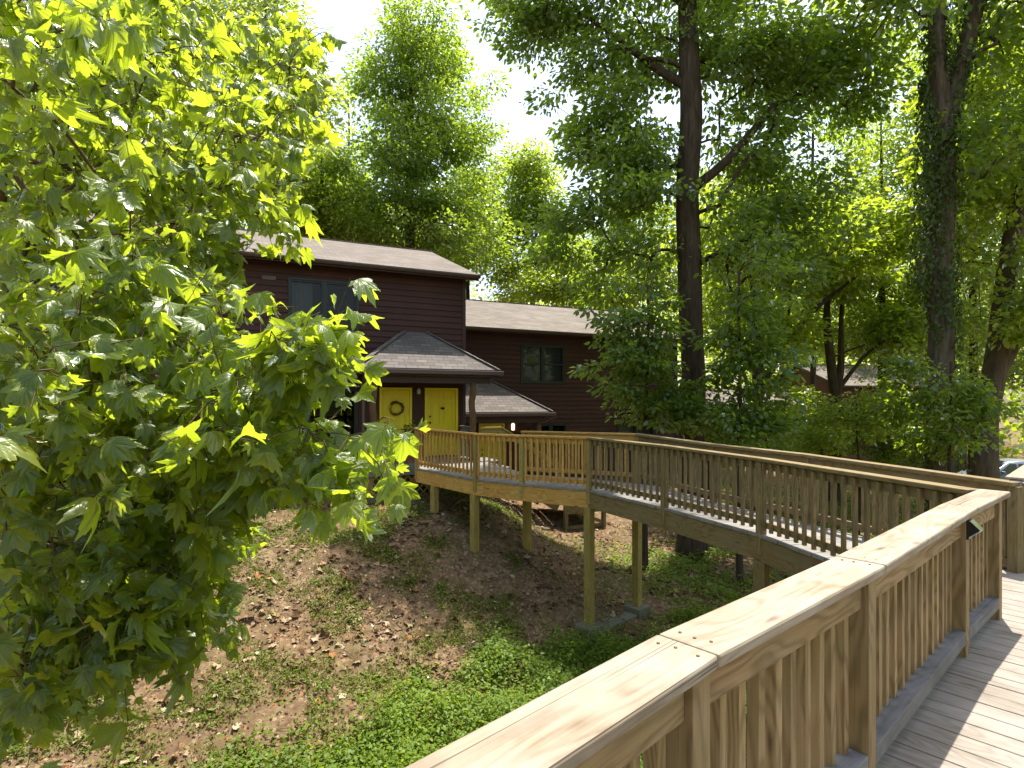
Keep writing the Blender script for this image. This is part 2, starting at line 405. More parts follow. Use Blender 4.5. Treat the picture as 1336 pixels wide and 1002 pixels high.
class MB:
    """Collects faces in world coordinates; build() links them as one mesh object."""
    def __init__(self): self.v = []; self.f = []; self.uv = []; self.sm = []
    def face(self, pts, uvs=None, smooth=False):
        b = len(self.v)
        self.v += [tuple(p) for p in pts]
        self.f.append(tuple(range(b, b + len(pts))))
        self.uv.append(uvs or [(0, 0)] * len(pts)); self.sm.append(smooth)
    def hexa(self, p, L=None):
        """p: 4 bottom + 4 top points (same winding, counter-clockwise from above).  L: grain direction."""
        p = [V(q) for q in p]
        if L is None:
            e = [(p[1] - p[0]), (p[3] - p[0]), (p[4] - p[0])]
            L = max(e, key=lambda a: a.length)
        L = L.normalized()
        b = len(self.v); off = random.uniform(0, 50); offv = random.uniform(0, 9)
        self.v += [tuple(q) for q in p]
        for k, idx in enumerate(((3, 2, 1, 0), (4, 5, 6, 7), (0, 1, 5, 4), (1, 2, 6, 5), (2, 3, 7, 6), (3, 0, 4, 7))):
            q = [p[i] for i in idx]
            n = (q[1] - q[0]).cross(q[3] - q[0])
            if n.length < 1e-9: n = UP.copy()
            n.normalize()
            if abs(n.dot(L)) > 0.8:
                A = L.orthogonal().normalized(); B = n.cross(A)
                uv = [((x - p[0]).dot(A) * 0.15 + off, (x - p[0]).dot(B) + offv) for x in q]
            else:
                B = n.cross(L)
                uv = [((x - p[0]).dot(L) + off, (x - p[0]).dot(B) + offv + k * 0.37) for x in q]
            self.f.append(tuple(b + i for i in idx)); self.uv.append(uv); self.sm.append(False)
    def box(self, c, ax, ay, hx, hy, hz, az=UP, L=None):
        c = V(c); ax = V(ax).normalized(); ay = V(ay).normalized(); az = V(az).normalized()
        q = []
        for sz in (-1, 1):
            for sx, sy in ((-1, -1), (1, -1), (1, 1), (-1, 1)):
                q.append(c + ax * sx * hx + ay * sy * hy + az * sz * hz)
        self.hexa(q, L)
    def bar(self, a, b, w, h, up=UP, rise=0.0):
        """A straight timber from a to b (centre line), w wide across, h tall."""
        a, b = V(a), V(b); d = (b - a).normalized(); s = d.cross(up).normalized(); u = s.cross(d)
        q = []
        for e in (-h / 2, h / 2):
            q += [a - s * w / 2 + u * e, a + s * w / 2 + u * e, b + s * w / 2 + u * e, b - s * w / 2 + u * e]
        # counter-clockwise seen from above
        q = [q[0], q[1], q[2], q[3], q[4], q[5], q[6], q[7]]
        self.hexa(q, d)
    def tube(self, pts, radii, n=6, caps=False, jitter=0.0):
        pts = [V(p) for p in pts]; b = len(self.v); prev = None
        for i, p in enumerate(pts):
            d = (pts[min(i + 1, len(pts) - 1)] - pts[max(i - 1, 0)])
            if d.length < 1e-6: d = UP.copy()
            d.normalize()
            s = prev - d * prev.dot(d) if prev is not None else d.orthogonal()
            if s.length < 1e-5: s = d.orthogonal()
            s.normalize(); prev = s; t = d.cross(s)
            for k in range(n):
                a = 2 * math.pi * k / n
                r = radii[i] * (1 + (random.uniform(-jitter, jitter) if jitter else 0))
                self.v.append(tuple(p + (s * math.cos(a) + t * math.sin(a)) * r))
        for i in range(len(pts) - 1):
            for k in range(n):
                k2 = (k + 1) % n
                self.f.append((b + i * n + k, b + i * n + k2, b + (i + 1) * n + k2, b + (i + 1) * n + k))
                self.uv.append([(i * .2, k / n), (i * .2, (k + 1) / n), (i * .2 + .2, (k + 1) / n), (i * .2 + .2, k / n)]); self.sm.append(True)
        if caps:
            self.f.append(tuple(b + k for k in reversed(range(n)))); self.uv.append([(0, 0)] * n); self.sm.append(False)
            e = b + (len(pts) - 1) * n
            self.f.append(tuple(e + k for k in range(n))); self.uv.append([(0, 0)] * n); self.sm.append(False)
    def lathe(self, c, prof, n=20):
        """prof: (radius, z) pairs from bottom to top."""
        c = V(c); b = len(self.v)
        for r, z in prof:
            for k in range(n):
                a = 2 * math.pi * k / n
                self.v.append((c.x + r * math.cos(a), c.y + r * math.sin(a), c.z + z))
        for i in range(len(prof) - 1):
            for k in range(n):
                k2 = (k + 1) % n
                self.f.append((b + i * n + k, b + i * n + k2, b + (i + 1) * n + k2, b + (i + 1) * n + k))
                self.uv.append([(0, 0)] * 4); self.sm.append(True)
    def build(self, name, mat, parent=None, bevel=0.0):
        me = bpy.data.meshes.new(name)
        me.from_pydata(self.v, [], self.f)
        me.polygons.foreach_set('use_smooth', self.sm)
        ul = me.uv_layers.new(name='UVMap')
        flat = [c for u in self.uv for p in u for c in p]
        ul.data.foreach_set('uv', flat)
        me.materials.append(mat)
        v = np.array(self.v)
        lo, hi = v.min(0), v.max(0)
        loc = V(((lo[0] + hi[0]) / 2, (lo[1] + hi[1]) / 2, lo[2]))
        me.vertices.foreach_set('co', (v - np.array(loc)).ravel())
        me.update()
        o = bpy.data.objects.new(name, me)
        o.location = loc
        COL.objects.link(o)
        adopt(o, parent)
        if bevel:
            bv = o.modifiers.new('edge', 'BEVEL'); bv.width = bevel; bv.segments = 2; bv.limit_method = 'ANGLE'
        return o

def fast_mesh(name, verts, faces, mat, parent=None, rnd=None, uv=None, loc=(0, 0, 0), smooth=False):
    """verts (n,3) world, faces (m,k) all of one size; rnd per vertex."""
    me = bpy.data.meshes.new(name)
    n, (m, k) = len(verts), faces.shape
    me.vertices.add(n); me.loops.add(m * k); me.polygons.add(m)
    me.vertices.foreach_set('co', (np.asarray(verts) - np.array(loc)).astype(np.float32).ravel())
    me.loops.foreach_set('vertex_index', faces.astype(np.int32).ravel())
    me.polygons.foreach_set('loop_start', (np.arange(m) * k).astype(np.int32))
    if smooth: me.polygons.foreach_set('use_smooth', np.ones(m, bool))
    if rnd is not None:
        a = me.attributes.new('rnd', 'FLOAT', 'POINT'); a.data.foreach_set('value', rnd.astype(np.float32))
    if uv is not None:
        ul = me.uv_layers.new(name='UVMap'); ul.data.foreach_set('uv', uv[faces.ravel()].astype(np.float32).ravel())
    me.update(calc_edges=True); me.validate()
    me.materials.append(mat)
    o = bpy.data.objects.new(name, me); o.location = loc
    COL.objects.link(o); adopt(o, parent)
    return o

# ------------------------------------------------------------------ leaves
T_OVAL = (np.array([(0, 0, 0), (-.26, .35, .05), (.26, .35, .05), (-.2, .7, .02), (.2, .7, .02), (0, 1, -.08)], float),
          np.array([(0, 2, 1), (1, 2, 3), (2, 4, 3), (3, 4, 5)]))
T_DIAM = (np.array([(0, 0, 0), (.33, .5, .06), (0, 1, 0), (-.33, .5, .06)], float), np.array([(0, 1, 2), (0, 2, 3)]))
T_BLADE = (np.array([(-.05, 0, 0), (.05, 0, 0), (.03, .6, .06), (0, 1, .25)], float), np.array([(0, 1, 2), (0, 2, 3)]))
def lobed_template(fine=True):
    half = [(90, 1.0), (85, .87), (80, .84), (75, .70), (69, .63), (63, .70), (57, .82), (52, .90), (47, .76), (42, .72), (35, .54), (29, .50), (22, .57), (14, .63), (5, .46), (-14, .32), (-42, .18)]
    out = half + [(180 - a, r) for a, r in reversed(half[1:])]
    P = np.array([(r * math.cos(R(a)), r * math.sin(R(a)), 0) for a, r in out])
    n = len(P)
    if not fine:
        P = P[::2]; n = len(P)
        v = np.vstack([[(0, .12, 0)], P])
        f = np.array([(0, 1 + (i + 1) % n, 1 + i) for i in range(n)])
        return v, f
    inner = P * 0.5
    v = np.vstack([[(0, 0.02, 0)], inner, P])
    f = []
    for i in range(n):
        j = (i + 1) % n
        f.append((0, 1 + j, 1 + i)); f.append((1 + i, 1 + j, 1 + n + j)); f.append((1 + i, 1 + n + j, 1 + n + i))
    return v, np.array(f)
T_LOBED = lobed_template(True)
T_LOBED_LO = lobed_template(False)

def unit(a): return a / np.maximum(np.linalg.norm(a, axis=1, keepdims=True), 1e-9)
def leaves(pos, direc, nrm, size, tmpl, curl=0.0, rng=RNG):
    """Oriented copies of a leaf template.  Returns verts, faces, rnd, uv."""
    v, f = tmpl; n = len(pos); k = len(v)
    d = unit(direc); s = unit(np.cross(d, nrm)); u = np.cross(s, d)
    T = np.broadcast_to(v, (n, k, 3)).copy()
    if curl:
        c1 = rng.normal(0.25, 0.45, (n, 1)) * curl; c2 = rng.normal(0.35, 0.5, (n, 1)) * curl; c3 = rng.normal(0, .5, (n, 1)) * curl
        T[:, :, 2] += -c1 * T[:, :, 1] ** 2 - c2 * T[:, :, 0] ** 2 * 1.6 + c3 * T[:, :, 0] * T[:, :, 1] + 0.06 * np.abs(T[:, :, 0]) + rng.normal(0, .02, (n, k)) * curl
    T *= size[:, None, None]
    W = pos[:, None, :] + T[:, :, :1] * s[:, None, :] + T[:, :, 1:2] * d[:, None, :] + T[:, :, 2:] * u[:, None, :]
    F = (f[None] + (np.arange(n) * k)[:, None, None]).reshape(-1, f.shape[1])
    rnd = np.repeat(rng.random(n), k)
    uv = np.tile(v[:, :2], (n, 1))
    return W.reshape(-1, 3), F, rnd, uv

def sample_blobs(blobs, n, rng, shell=0.45):
    """Points in a union of ellipsoids (x,y,z,rx,ry,rz,weight), pushed towards the outside."""
    wts = np.array([b[6] if len(b) > 6 else b[3] * b[4] * b[5] for b in blobs], float)
    idx = rng.choice(len(blobs), n, p=wts / wts.sum())
    d = unit(rng.normal(0, 1, (n, 3)))
    r = rng.random(n) ** shell
    B = np.array([b[:6] for b in blobs])[idx]
    return B[:, :3] + d * r[:, None] * B[:, 3:6]

def skeleton(trunk, rad, clusters, mb, first=0.25, sides=5, droop=0.0, twig=0.008, power=0.5, maxfrac=0.45):
    """Limbs from the trunk out to every leaf cluster, each thinner than the one it leaves."""
    tr = np.array(trunk, float); seg = np.linalg.norm(np.diff(tr, axis=0), axis=1); cum = np.concatenate([[0], np.cumsum(seg)])
    m = max(6, int(cum[-1] / 0.5)); ss = np.linspace(cum[-1] * first, cum[-1], m)
    nodes = [np.array([np.interp(s, cum, tr[:, i]) for i in range(3)]) for s in ss]
    nr = [float(np.interp(s, cum, rad)) for s in ss]
    par = [-1] * m; cnt = [0] * m
    order = np.argsort([np.min(np.linalg.norm(np.array(nodes) - c, axis=1)) for c in clusters])
    chains = []
    for ci in order:
        c = clusters[ci]; A = np.array(nodes)
        d = c - A; dist = np.linalg.norm(d, axis=1)
        steep = np.maximum(0, -d[:, 2] + 0.35 * dist * (1 - droop)) * 0.7
        j = int(np.argmin(dist + steep + 0.02 * dist ** 2 * 0))
        a = nodes[j]
        ctrl = (a + c) / 2 + np.array([0, 0, 0.16 * dist[j]]) + RNG.normal(0, 0.06, 3) * dist[j]
        ids = []; p = j
        for t in (0.34, 0.68, 1.0):
            q = (1 - t) ** 2 * a + 2 * t * (1 - t) * ctrl + t * t * c
            nodes.append(q); par.append(p); cnt.append(0); nr.append(None); p = len(nodes) - 1; ids.append(p)
        chains.append((j, ids))
        q = p
        while q >= 0: cnt[q] += 1; q = par[q]
    rr = [0] * len(nodes)
    for i in range(len(nodes)):
        if nr[i] is not None: rr[i] = nr[i]
    for j, ids in chains:
        base = rr[j] * (maxfrac if par[j] < 0 else 0.92)
        for k in ids: rr[k] = min(max(twig * cnt[k] ** power, twig * 0.8), base)
        p0 = rr[ids[0]] * 1.1
        mb.tube([nodes[j]] + [nodes[k] for k in ids], [p0] + [rr[k] for k in ids], sides)
    return np.array(nodes), np.array(rr)

def trunk_tube(mb, pts, radii, n=12, flare=True):
    """Trunk with an uneven, ridged outline."""
    P = np.array(pts, float); seg = np.linalg.norm(np.diff(P, axis=0), axis=1); cum = np.concatenate([[0], np.cumsum(seg)])
    m = max(8, int(cum[-1] / 0.4)); ss = np.linspace(0, cum[-1], m)
    q = [V([np.interp(s, cum, P[:, i]) for i in range(3)]) for s in ss]
    q = [p + V((noise.noise(p * 0.4) * 0.1, noise.noise(p * 0.4 + V((5, 5, 5))) * 0.1, 0)) for p in q]
    rr = [float(np.interp(s, cum, radii)) for s in ss]
    if flare:
        for i, s in enumerate(ss): rr[i] *= 1 + 0.55 * math.exp(-s / 0.45)
    b = len(mb.v)
    mb.tube(q, rr, n)
    for i, p in enumerate(q):
        for k in range(n):
            a = 2 * math.pi * k / n
            f = 1 + 0.13 * noise.noise(V((math.cos(a) * 2.2, math.sin(a) * 2.2, p.z * 0.35 + p.x)))
            v = V(mb.v[b + i * n + k]); mb.v[b + i * n + k] = tuple(p + (v - p) * f)

def tree(name, label, base, trunk, rad, blobs, nclus, nleaf, lsize, leafmat, bark, cr=0.7, tmpl=T_OVAL, cat='tree', group=None,
         first=0.3, droop=0.0, flat=0.6, shell=0.45, keep=None, seed=1, extra=None, twig=0.008, sides=5, power=0.5, crown_name='crown'):
    """A tree: a trunk mesh (trunk and limbs) and a crown mesh (all its leaves)."""
    rng = np.random.default_rng(seed)
    root = empty(name, base, label, cat, group)
    mb = MB()
    trunk_tube(mb, trunk, rad)
    if extra:
        for pts, rr in extra: trunk_tube(mb, pts, rr, 10, False)
    cl = sample_blobs(blobs, nclus, rng, shell)
    if keep is not None: cl = cl[np.array([keep(c) for c in cl])]
    spread = cr * rng.uniform(0.55, 1.3, len(cl))
    skeleton(trunk, rad, cl, mb, first, sides, droop, twig, power)
    mb.build('trunk', bark, root)
    per = rng.multinomial(nleaf, spread ** 2 / (spread ** 2).sum())
    ci = np.repeat(np.arange(len(cl)), per); n = len(ci)
    off = rng.normal(0, 1, (n, 3)); off *= (rng.random((n, 1)) ** 0.4) / np.maximum(np.linalg.norm(off, axis=1, keepdims=True), 1e-6)
    off[:, 2] *= flat
    pos = cl[ci] + off * spread[ci, None]
    ax = np.array(trunk)[:, :2].mean(0)
    outw = np.concatenate([cl[ci][:, :2] - ax, np.zeros((n, 1))], 1)
    direc = unit(off) * 0.8 + unit(outw) * 0.6 + rng.normal(0, 0.5, (n, 3)); direc[:, 2] -= 0.45
    nrm = rng.normal(0, 0.55, (n, 3)); nrm[:, 2] += 1.0
    Vv, Ff, rn, uv = leaves(pos, direc, nrm, lsize * rng.uniform(0.65, 1.3, n), tmpl, 0.0, rng)
    fast_mesh(crown_name, Vv, Ff, leafmat, root, rn, None, tuple(np.round(cl.mean(0), 2)))
    return root, cl

# ------------------------------------------------------------------ terrain
P0 = np.array([-2.03, 16.2]); E0 = np.array([0.908, 0.419]); N0 = np.array([0.419, -0.908])   # house facade: origin, along, outwards
def TQ(t, q): return P0 + E0 * t + N0 * q
ctrl = []
def cp(t, q, z): p = TQ(t, q); ctrl.append((p[0], p[1], z))
for t in (-14, -9, -5, -2, 0.3): cp(t, 0, -.75); cp(t, 1.6, -.84)
for t in (-12, -5, .3): cp(t, -9, -.3)
cp(.3, 3.7, -.98); cp(-1, 4.9, -1.5); cp(.5, 6.96, -2.5); cp(-3, 3.6, -1.05)
cp(-6, 3.8, -1.15); cp(-5, 5.5, -1.6); cp(-5, 7.5, -2.35); cp(-3, 8.5, -2.75); cp(-9, 5, -1.5); cp(-10, 8, -2.4); cp(-14, 6, -2)
cp(-3, 10, -3.0); cp(-6, 10, -2.95); cp(-10, 11, -3.1); cp(-4, 15, -3.1); cp(-8, 16, -3.2); cp(-4, 24, -3.0); cp(-15, 15, -3.2)
cp(3.2, 1.7, -2.0); cp(4.4, 1.7, -2.1); cp(2, 3, -2.0); cp(2.2, 1.5, -1.7)
ctrl += [(1.36, 10.1, -2.5), (2.4, 11.3, -2.45), (4, 12.5, -2.4), (6, 14, -2.3), (4, 8, -2.85), (3.5, 4.5, -3.1), (2.0, 12.5, -2.15), (8, 10, -2.8), (8, 5, -3.0), (12, 0, -3.0)]
cp(3, -2.2, -1.35); cp(5.5, -2.2, -1.5); cp(10, -2.5, -1.75); cp(5, 0, -1.75); cp(8, 0, -2.1); cp(11, 0, -2.4); cp(12.5, -6, -2.0); cp(5, -12, -.8); cp(11, -12, -1.2)
ctrl += [(14, 14, -2.6), (20, 20, -2.8), (24, 28, -2.95), (32, 30, -3.0), (14, 30, -2.7), (20, 38, -2.9), (30, 45, -3.0), (45, 30, -3.2), (0, 40, 0.8), (-12, 40, 1.2), (-25, 30, 0.5), (-25, 10, -1.5),
         (0, 60, 2.5), (-20, 65, 3), (25, 65, -1.5), (60, 60, -3), (-60, 60, 3), (60, 0, -3), (0, -25, -2.5), (-30, -15, -3), (-60, 0, -1), (30, -25, -3), (0, 120, 4), (90, 110, -2), (-90, 110, 4)]
CT = np.array(ctrl)
def _phi(r): return np.sqrt(r * r + 1.5)
_A = _phi(np.linalg.norm(CT[:, None, :2] - CT[None, :, :2], axis=2))
_n = len(CT)
_S = np.zeros((_n + 1, _n + 1)); _S[:_n, :_n] = _A + np.eye(_n) * -0.12; _S[:_n, _n] = 1; _S[_n, :_n] = 1
_w = np.linalg.solve(_S, np.concatenate([CT[:, 2], [0]]))
def GZ(x, y):
    x = np.atleast_1d(np.asarray(x, float)); y = np.atleast_1d(np.asarray(y, float))
    out = np.empty(len(x))
    for i in range(0, len(x), 4000):
        xx, yy = np.clip(x[i:i + 4000], -90, 90), np.clip(y[i:i + 4000], -60, 120)
        r = np.hypot(xx[:, None] - CT[None, :, 0], yy[:, None] - CT[None, :, 1])
        out[i:i + 4000] = _phi(r) @ _w[:_n] + _w[_n]
    out += 0.05 * np.sin(x * 1.7 + 0.6 * y) * np.sin(y * 1.3 - 0.4 * x) + 0.025 * np.sin(x * 4.1 + 2) * np.sin(y * 3.7 + x)
    return out
def gz(x, y): return float(GZ(x, y)[0])

gx = np.concatenate([np.linspace(-420, -60, 16)[:-1], np.linspace(-60, -11, 36)[:-1], np.linspace(-11, 12, 200)[:-1], np.linspace(12, 45, 40)[:-1], np.linspace(45, 420, 20)])
gy = np.concatenate([np.linspace(-200, -20, 10)[:-1], np.linspace(-20, 4, 30)[:-1], np.linspace(4, 20, 140)[:-1], np.linspace(20, 50, 36)[:-1], np.linspace(50, 700, 30)])
GX, GY = np.meshgrid(gx, gy)
gzv = GZ(GX.ravel(), GY.ravel())
lump = np.array([noise.fractal(V((a * 2.3, b * 2.3, 0)), 0.9, 2.1, 4) if (-11.5 < a < 12.5 and 3.5 < b < 20.5) else 0 for a, b in zip(GX.ravel(), GY.ravel())])
gv = np.stack([GX.ravel(), GY.ravel(), gzv + lump * 0.035], 1)
nx, ny = len(gx), len(gy)
ii = (np.arange(ny - 1)[:, None] * nx + np.arange(nx - 1)[None, :]).ravel()
g = fast_mesh('ground', gv, np.stack([ii, ii + 1, ii + nx + 1, ii + nx], 1), M['soil'], smooth=True)
g['kind'] = 'structure'
# parking area beyond the trees
def sheet(name, pts, mat, lift, n=14):
    """A paved sheet that follows the ground, lift metres above it; pts: four corners."""
    a = np.array(pts, float); vs = []
    for i in range(n + 1):
        for j in range(n + 1):
            u, v = i / n, j / n
            p = a[0] * (1 - u) * (1 - v) + a[1] * u * (1 - v) + a[2] * u * v + a[3] * (1 - u) * v
            vs.append((p[0], p[1], gz(p[0], p[1]) + lift))
    k = (np.arange(n)[:, None] * (n + 1) + np.arange(n)[None, :]).ravel()
    o = fast_mesh(name, np.array(vs), np.stack([k, k + n + 1, k + n + 2, k + 1], 1), mat); o['kind'] = 'structure'
    return o
sheet('parking_lot', [(21, 24), (40, 18), (46, 36), (25, 40)], M['asphalt'], 0.05)
# ------------------------------------------------------------------ boardwalk
D = V((0.745, 0.667, 0)).normalized()          # along the walkway the camera stands on
NI = V((0.667, -0.745, 0)).normalized()        # from its railing towards the middle of the walkway
RAIL_H = 0.93
near_pts = [V((-1.55, -0.42, 0)), V((-0.52, 0.575, 0)), V((0.472, 1.535, 0)), V((1.437, 2.345, 0)), V((2.81, 3.575, 0)), V((3.535, 4.18, 0))]
# (x, y, deck z) of the posts of the ramp to the house; the side towards the gully first
gully = [V((3.0, 6.85, 0.0)), V((2.28, 8.5, 0.015)), V((1.37, 10.1, 0.035)), V((0.19, 10.85, 0.03)), V((-0.73, 11.5, 0.03)), V((-2.2, 13.2, 0.06))]
outer = [V((4.69, 5.3, -0.06)), V((3.9, 7.5, -0.02)), V((3.19, 9.0, 0.0)), V((2.45, 11.1, 0.04)), V((0.26, 12.15, 0.04))]

walk = empty('boardwalk', (2.0, 6.0, -2.5), 'raised timber boardwalk on tall posts bending from the sunlit walkway to the house porch', 'boardwalk')
mb = MB(); s = -3.0
near0 = V((0.472, 1.535, 0))
while s < 13.0:
    c = near0 + D * s + NI * (0.77)
    mb.box(c + V((0, 0, -0.02)) + NI * random.uniform(-.008, .008), D, NI, 0.0695, 0.88, 0.019 + random.uniform(0, .002), L=NI)
    s += 0.1455
mb.build('deck_boards', M['deck'], walk, 0.004)
# boards of the ramp, laid between its two edges
inn = [V((3.50, 4.38, 0.0))] + gully + [V((-2.31, 14.05, 0.06))]
out = [V((4.62, 5.36, -0.03)), V((3.9, 7.5, -0.02)), V((3.19, 9.0, 0.0)), V((2.45, 11.1, 0.04)), V((1.36, 11.63, 0.04)), V((0.26, 12.15, 0.04)), V((-0.72, 14.85, 0.06)), V((-0.75, 14.86, 0.06))]
# pair up the two edges at equal fractions between matching posts
pairs = [(inn[0], out[0]), (inn[1], out[1] * 0.75 + out[0] * .25), (inn[2], out[2] * 0.8 + out[1] * .2), (inn[3], out[3] * .75 + out[2] * .25), (inn[4], out[4]), (inn[5], out[5]), (inn[6], out[6] * .5 + out[5] * .5), (inn[7], out[7])]
mb = MB(); mbn = MB()
for k in range(len(pairs) - 1):
    (a0, b0), (a1, b1) = pairs[k], pairs[k + 1]
    n = max(2, round(((a1 - a0).length + (b1 - b0).length) / 2 / 0.146))
    for i in range(n):
        f0, f1 = i / n + 0.02 / n, (i + 1) / n - 0.02 / n
        p, q, r_, s_ = a0.lerp(a1, f0), b0.lerp(b1, f0), b0.lerp(b1, f1), a0.lerp(a1, f1)
        w0 = (p - q).normalized() * (0.05 + random.uniform(-.01, .01))
        p, s_ = p + w0, s_ + w0; q, r_ = q - w0, r_ - w0
        dz = V((0, 0, -0.038)); j = V((0, 0, random.uniform(-.002, .001)))
        (mb if k < 3 else mbn).hexa([p + dz + j, q + dz + j, r_ + dz + j, s_ + dz + j, p + j, q + j, r_ + j, s_ + j], (q - p))
mb.build('deck_boards', M['deck2'], walk, 0.003)
mbn.build('deck_boards', M['deck2'], walk, 0.003)
# rim beams
def beam(a, b, mat, off=0.0, h=0.285, z=-0.042):
    m = MB(); n = (b - a).cross(UP).normalized() * off
    m.bar(a + n + V((0, 0, z - h / 2)), b + n + V((0, 0, z - h / 2)), 0.06, h)
    m.build('rim_beam', mat, walk, 0.005)
ib = [V((3.47, 4.55, 0))] + gully
for a, b in zip(ib[:3], ib[1:4]): beam(a, b, M['old'])
for a, b in zip(ib[3:6], ib[4:7]): beam(a, b, M['new'])
beam(V((-2.24, 13.26, 0.06)), V((-2.35, 14.0, 0.06)), M['new'])
for a, b in zip(outer[:3], outer[1:4]): beam(a, b, M['old'])
beam(outer[3], outer[4], M['new'])
e0 = near0 + D * -3; e1 = near0 + D * 4.0
beam(e0 - NI * .06, e1 - NI * .06, M['old'])
beam(near0 + D * -3 + NI * 1.6, near0 + D * 12 + NI * 1.6, M['old'])
# inside joists, seen from below
m = MB()
for k in range(len(pairs) - 2):
    (a0, b0), (a1, b1) = pairs[k], pairs[k + 1]
    for f in (0.33, 0.66):
        m.bar(a0.lerp(b0, f) + V((0, 0, -.15)), a1.lerp(b1, f) + V((0, 0, -.15)), 0.04, 0.2)
m.build('joists', M['old'], walk)
# support posts down to the ground
def support(p, top, mat, wd=0.14):
    m = MB(); zb = gz(p[0], p[1]) - 0.15
    m.box((p[0], p[1], (top + zb) / 2), D, NI, wd / 2, wd / 2, (top - zb) / 2, L=UP)
    m.build('support_post', mat, walk, 0.006)
sup_in = [(3.47, 4.6, -.33, 'old'), (3.0, 6.85, -.33, 'old'), (1.37, 10.1, -.29, 'newpost'), (-0.76, 11.55, -.30, 'newpost'), (-1.72, 12.62, -.28, 'newpost'),
          (0.32, 12.05, -.29, 'newpost'), (2.43, 11.05, -.29, 'newpost'), (3.88, 7.5, -.34, 'old'), (-0.1, 1.2, -.33, 'old'), (1.9, 3.0, -.33, 'old'), (1.0, 0.0, -.33, 'old')]
for x, y, top, mm in sup_in: support((x, y), top, M[mm])
# concrete footing under the two tall posts
ft = empty('concrete_footing', (1.9, 10.6, gz(1.9, 10.6)), 'mossy concrete footing slab under the two tall boardwalk posts in the gully', 'footing')
m = MB(); a, b = V((1.37, 10.1, 0)), V((2.43, 11.05, 0)); dd = (b - a).normalized(); nn = dd.cross(UP)
zt = -2.44
m.box(((a + b) / 2) + V((0, 0, zt - .22)), dd, nn, (b - a).length / 2 - .16, .15, .2)
m.build('slab', M['concrete'], ft, 0.015)
for p in (a, b):
    m = MB(); m.box(p + V((0, 0, zt - .16)), dd, nn, .19, .19, .24)
    m.build('pier', M['concrete'], ft, 0.015)

def railing(name, label, pts, side, mats, group=None, bevel=0.0, hs=None, cap_w=0.184, skip_post=(), cap_ext=(0, 0), top_h=0.13, capz=None, bal_face=1, ps=.089, cap_shift=0.0):
    """A guard rail along pts (deck level).  side: +1/-1, which side of the line the balusters are nailed to."""
    c0 = sum(pts, V((0, 0, 0))) / len(pts)
    root = empty(name, c0, label, 'railing', group)
    n = len(pts)
    hs = hs or [RAIL_H] * n
    for i, p in enumerate(pts):
        if i in skip_post: continue
        d = (pts[min(i + 1, n - 1)] - pts[max(i - 1, 0)]); d.z = 0; d.normalize(); nr = d.cross(UP)
        m = MB(); top = hs[i] - 0.042
        m.box(p + V((0, 0, (top - 0.25) / 2)), d, nr, ps / 2, ps / 2, (top + 0.25) / 2, L=UP)
        m.build('post', mats[min(i, n - 2)][1], root, bevel or 0.004)
    for i in range(n - 1):
        a, b = pts[i], pts[i + 1]; L_ = (b - a).length; d = (b - a).normalized(); nr = V((d.x, d.y, 0)).normalized().cross(UP)
        ha, hb = hs[i], hs[i + 1]
        g0 = ps / 2 + .002
        A, B = a + d * g0, b - d * g0
        mb_, mp, mc = mats[i]
        m = MB(); m.bar(A + V((0, 0, ha - .046 - top_h / 2)), B + V((0, 0, hb - .046 - top_h / 2)), .038, top_h); m.build('top_rail', mb_, root, bevel)
        m = MB(); m.bar(A + V((0, 0, .125)), B + V((0, 0, .125)), .038 if bal_face else .09, .075); m.build('bottom_rail', mc if not bal_face else mb_, root, bevel)
        ex0 = cap_ext[0] if i == 0 else 0; ex1 = cap_ext[1] if i == n - 2 else 0
        # cap board with mitred ends
        def edge(k, sgn, at):
            if 0 < k < n - 1:
                d0 = (pts[k] - pts[k - 1]); d1 = (pts[k + 1] - pts[k]); d0.z = d1.z = 0
                d0.normalize(); d1.normalize(); tng = (d0 + d1).normalized(); nm = tng.cross(UP)
                sc = 1 / max(0.5, nm.dot(d0.cross(UP)))
                return pts[k] + nm * (sgn * cap_w / 2 + cap_shift) * sc
            return pts[k] + nr * (sgn * cap_w / 2 + cap_shift) + d * at
        g = 0.0015
        za, zb = V((0, 0, ha)), V((0, 0, hb))
        p0, p1, p2, p3 = edge(i, -1, -ex0) + za + d * g, edge(i, 1, -ex0) + za + d * g, edge(i + 1, 1, ex1) + zb - d * g, edge(i + 1, -1, ex1) + zb - d * g
        t_ = V((0, 0, -.04)); z0 = V((0, 0, random.uniform(-.0015, .0015)))
        m = MB(); q = [p0 + t_ + z0, p1 + t_ + z0, p2 + t_ + z0, p3 + t_ + z0, p0 + z0, p1 + z0, p2 + z0, p3 + z0]
        m.hexa(q, d)
        m.build('cap_board', mc if bal_face else M['cap'], root, .009 if not bal_face else .006)
        bw = .0175 if bal_face else .0215
        nb = max(2, round((L_ - ps) / (0.136 if bal_face else .114))); st = (L_ - ps) / nb
        for k in range(nb):
            f = (ps / 2 + st * (k + .5)) / L_
            p = a.lerp(b, f) + nr * side * (.019 + .02)
            hh = ha * (1 - f) + hb * f - .046 - random.uniform(0, .012)
            z0_ = .05 + random.uniform(0, .015)
            m = MB(); m.box(p + V((random.uniform(-.003, .003), random.uniform(-.003, .003), (hh + z0_) / 2)), d, nr, bw, bw, (hh - z0_) / 2, L=UP,
                            az=(UP + d * random.uniform(-.008, .008)))
            m.build('baluster', mb_, root, bevel * .6)
    return root

nr_m = [(M['rail'], M['rail'], M['rail_grey'])] * 5
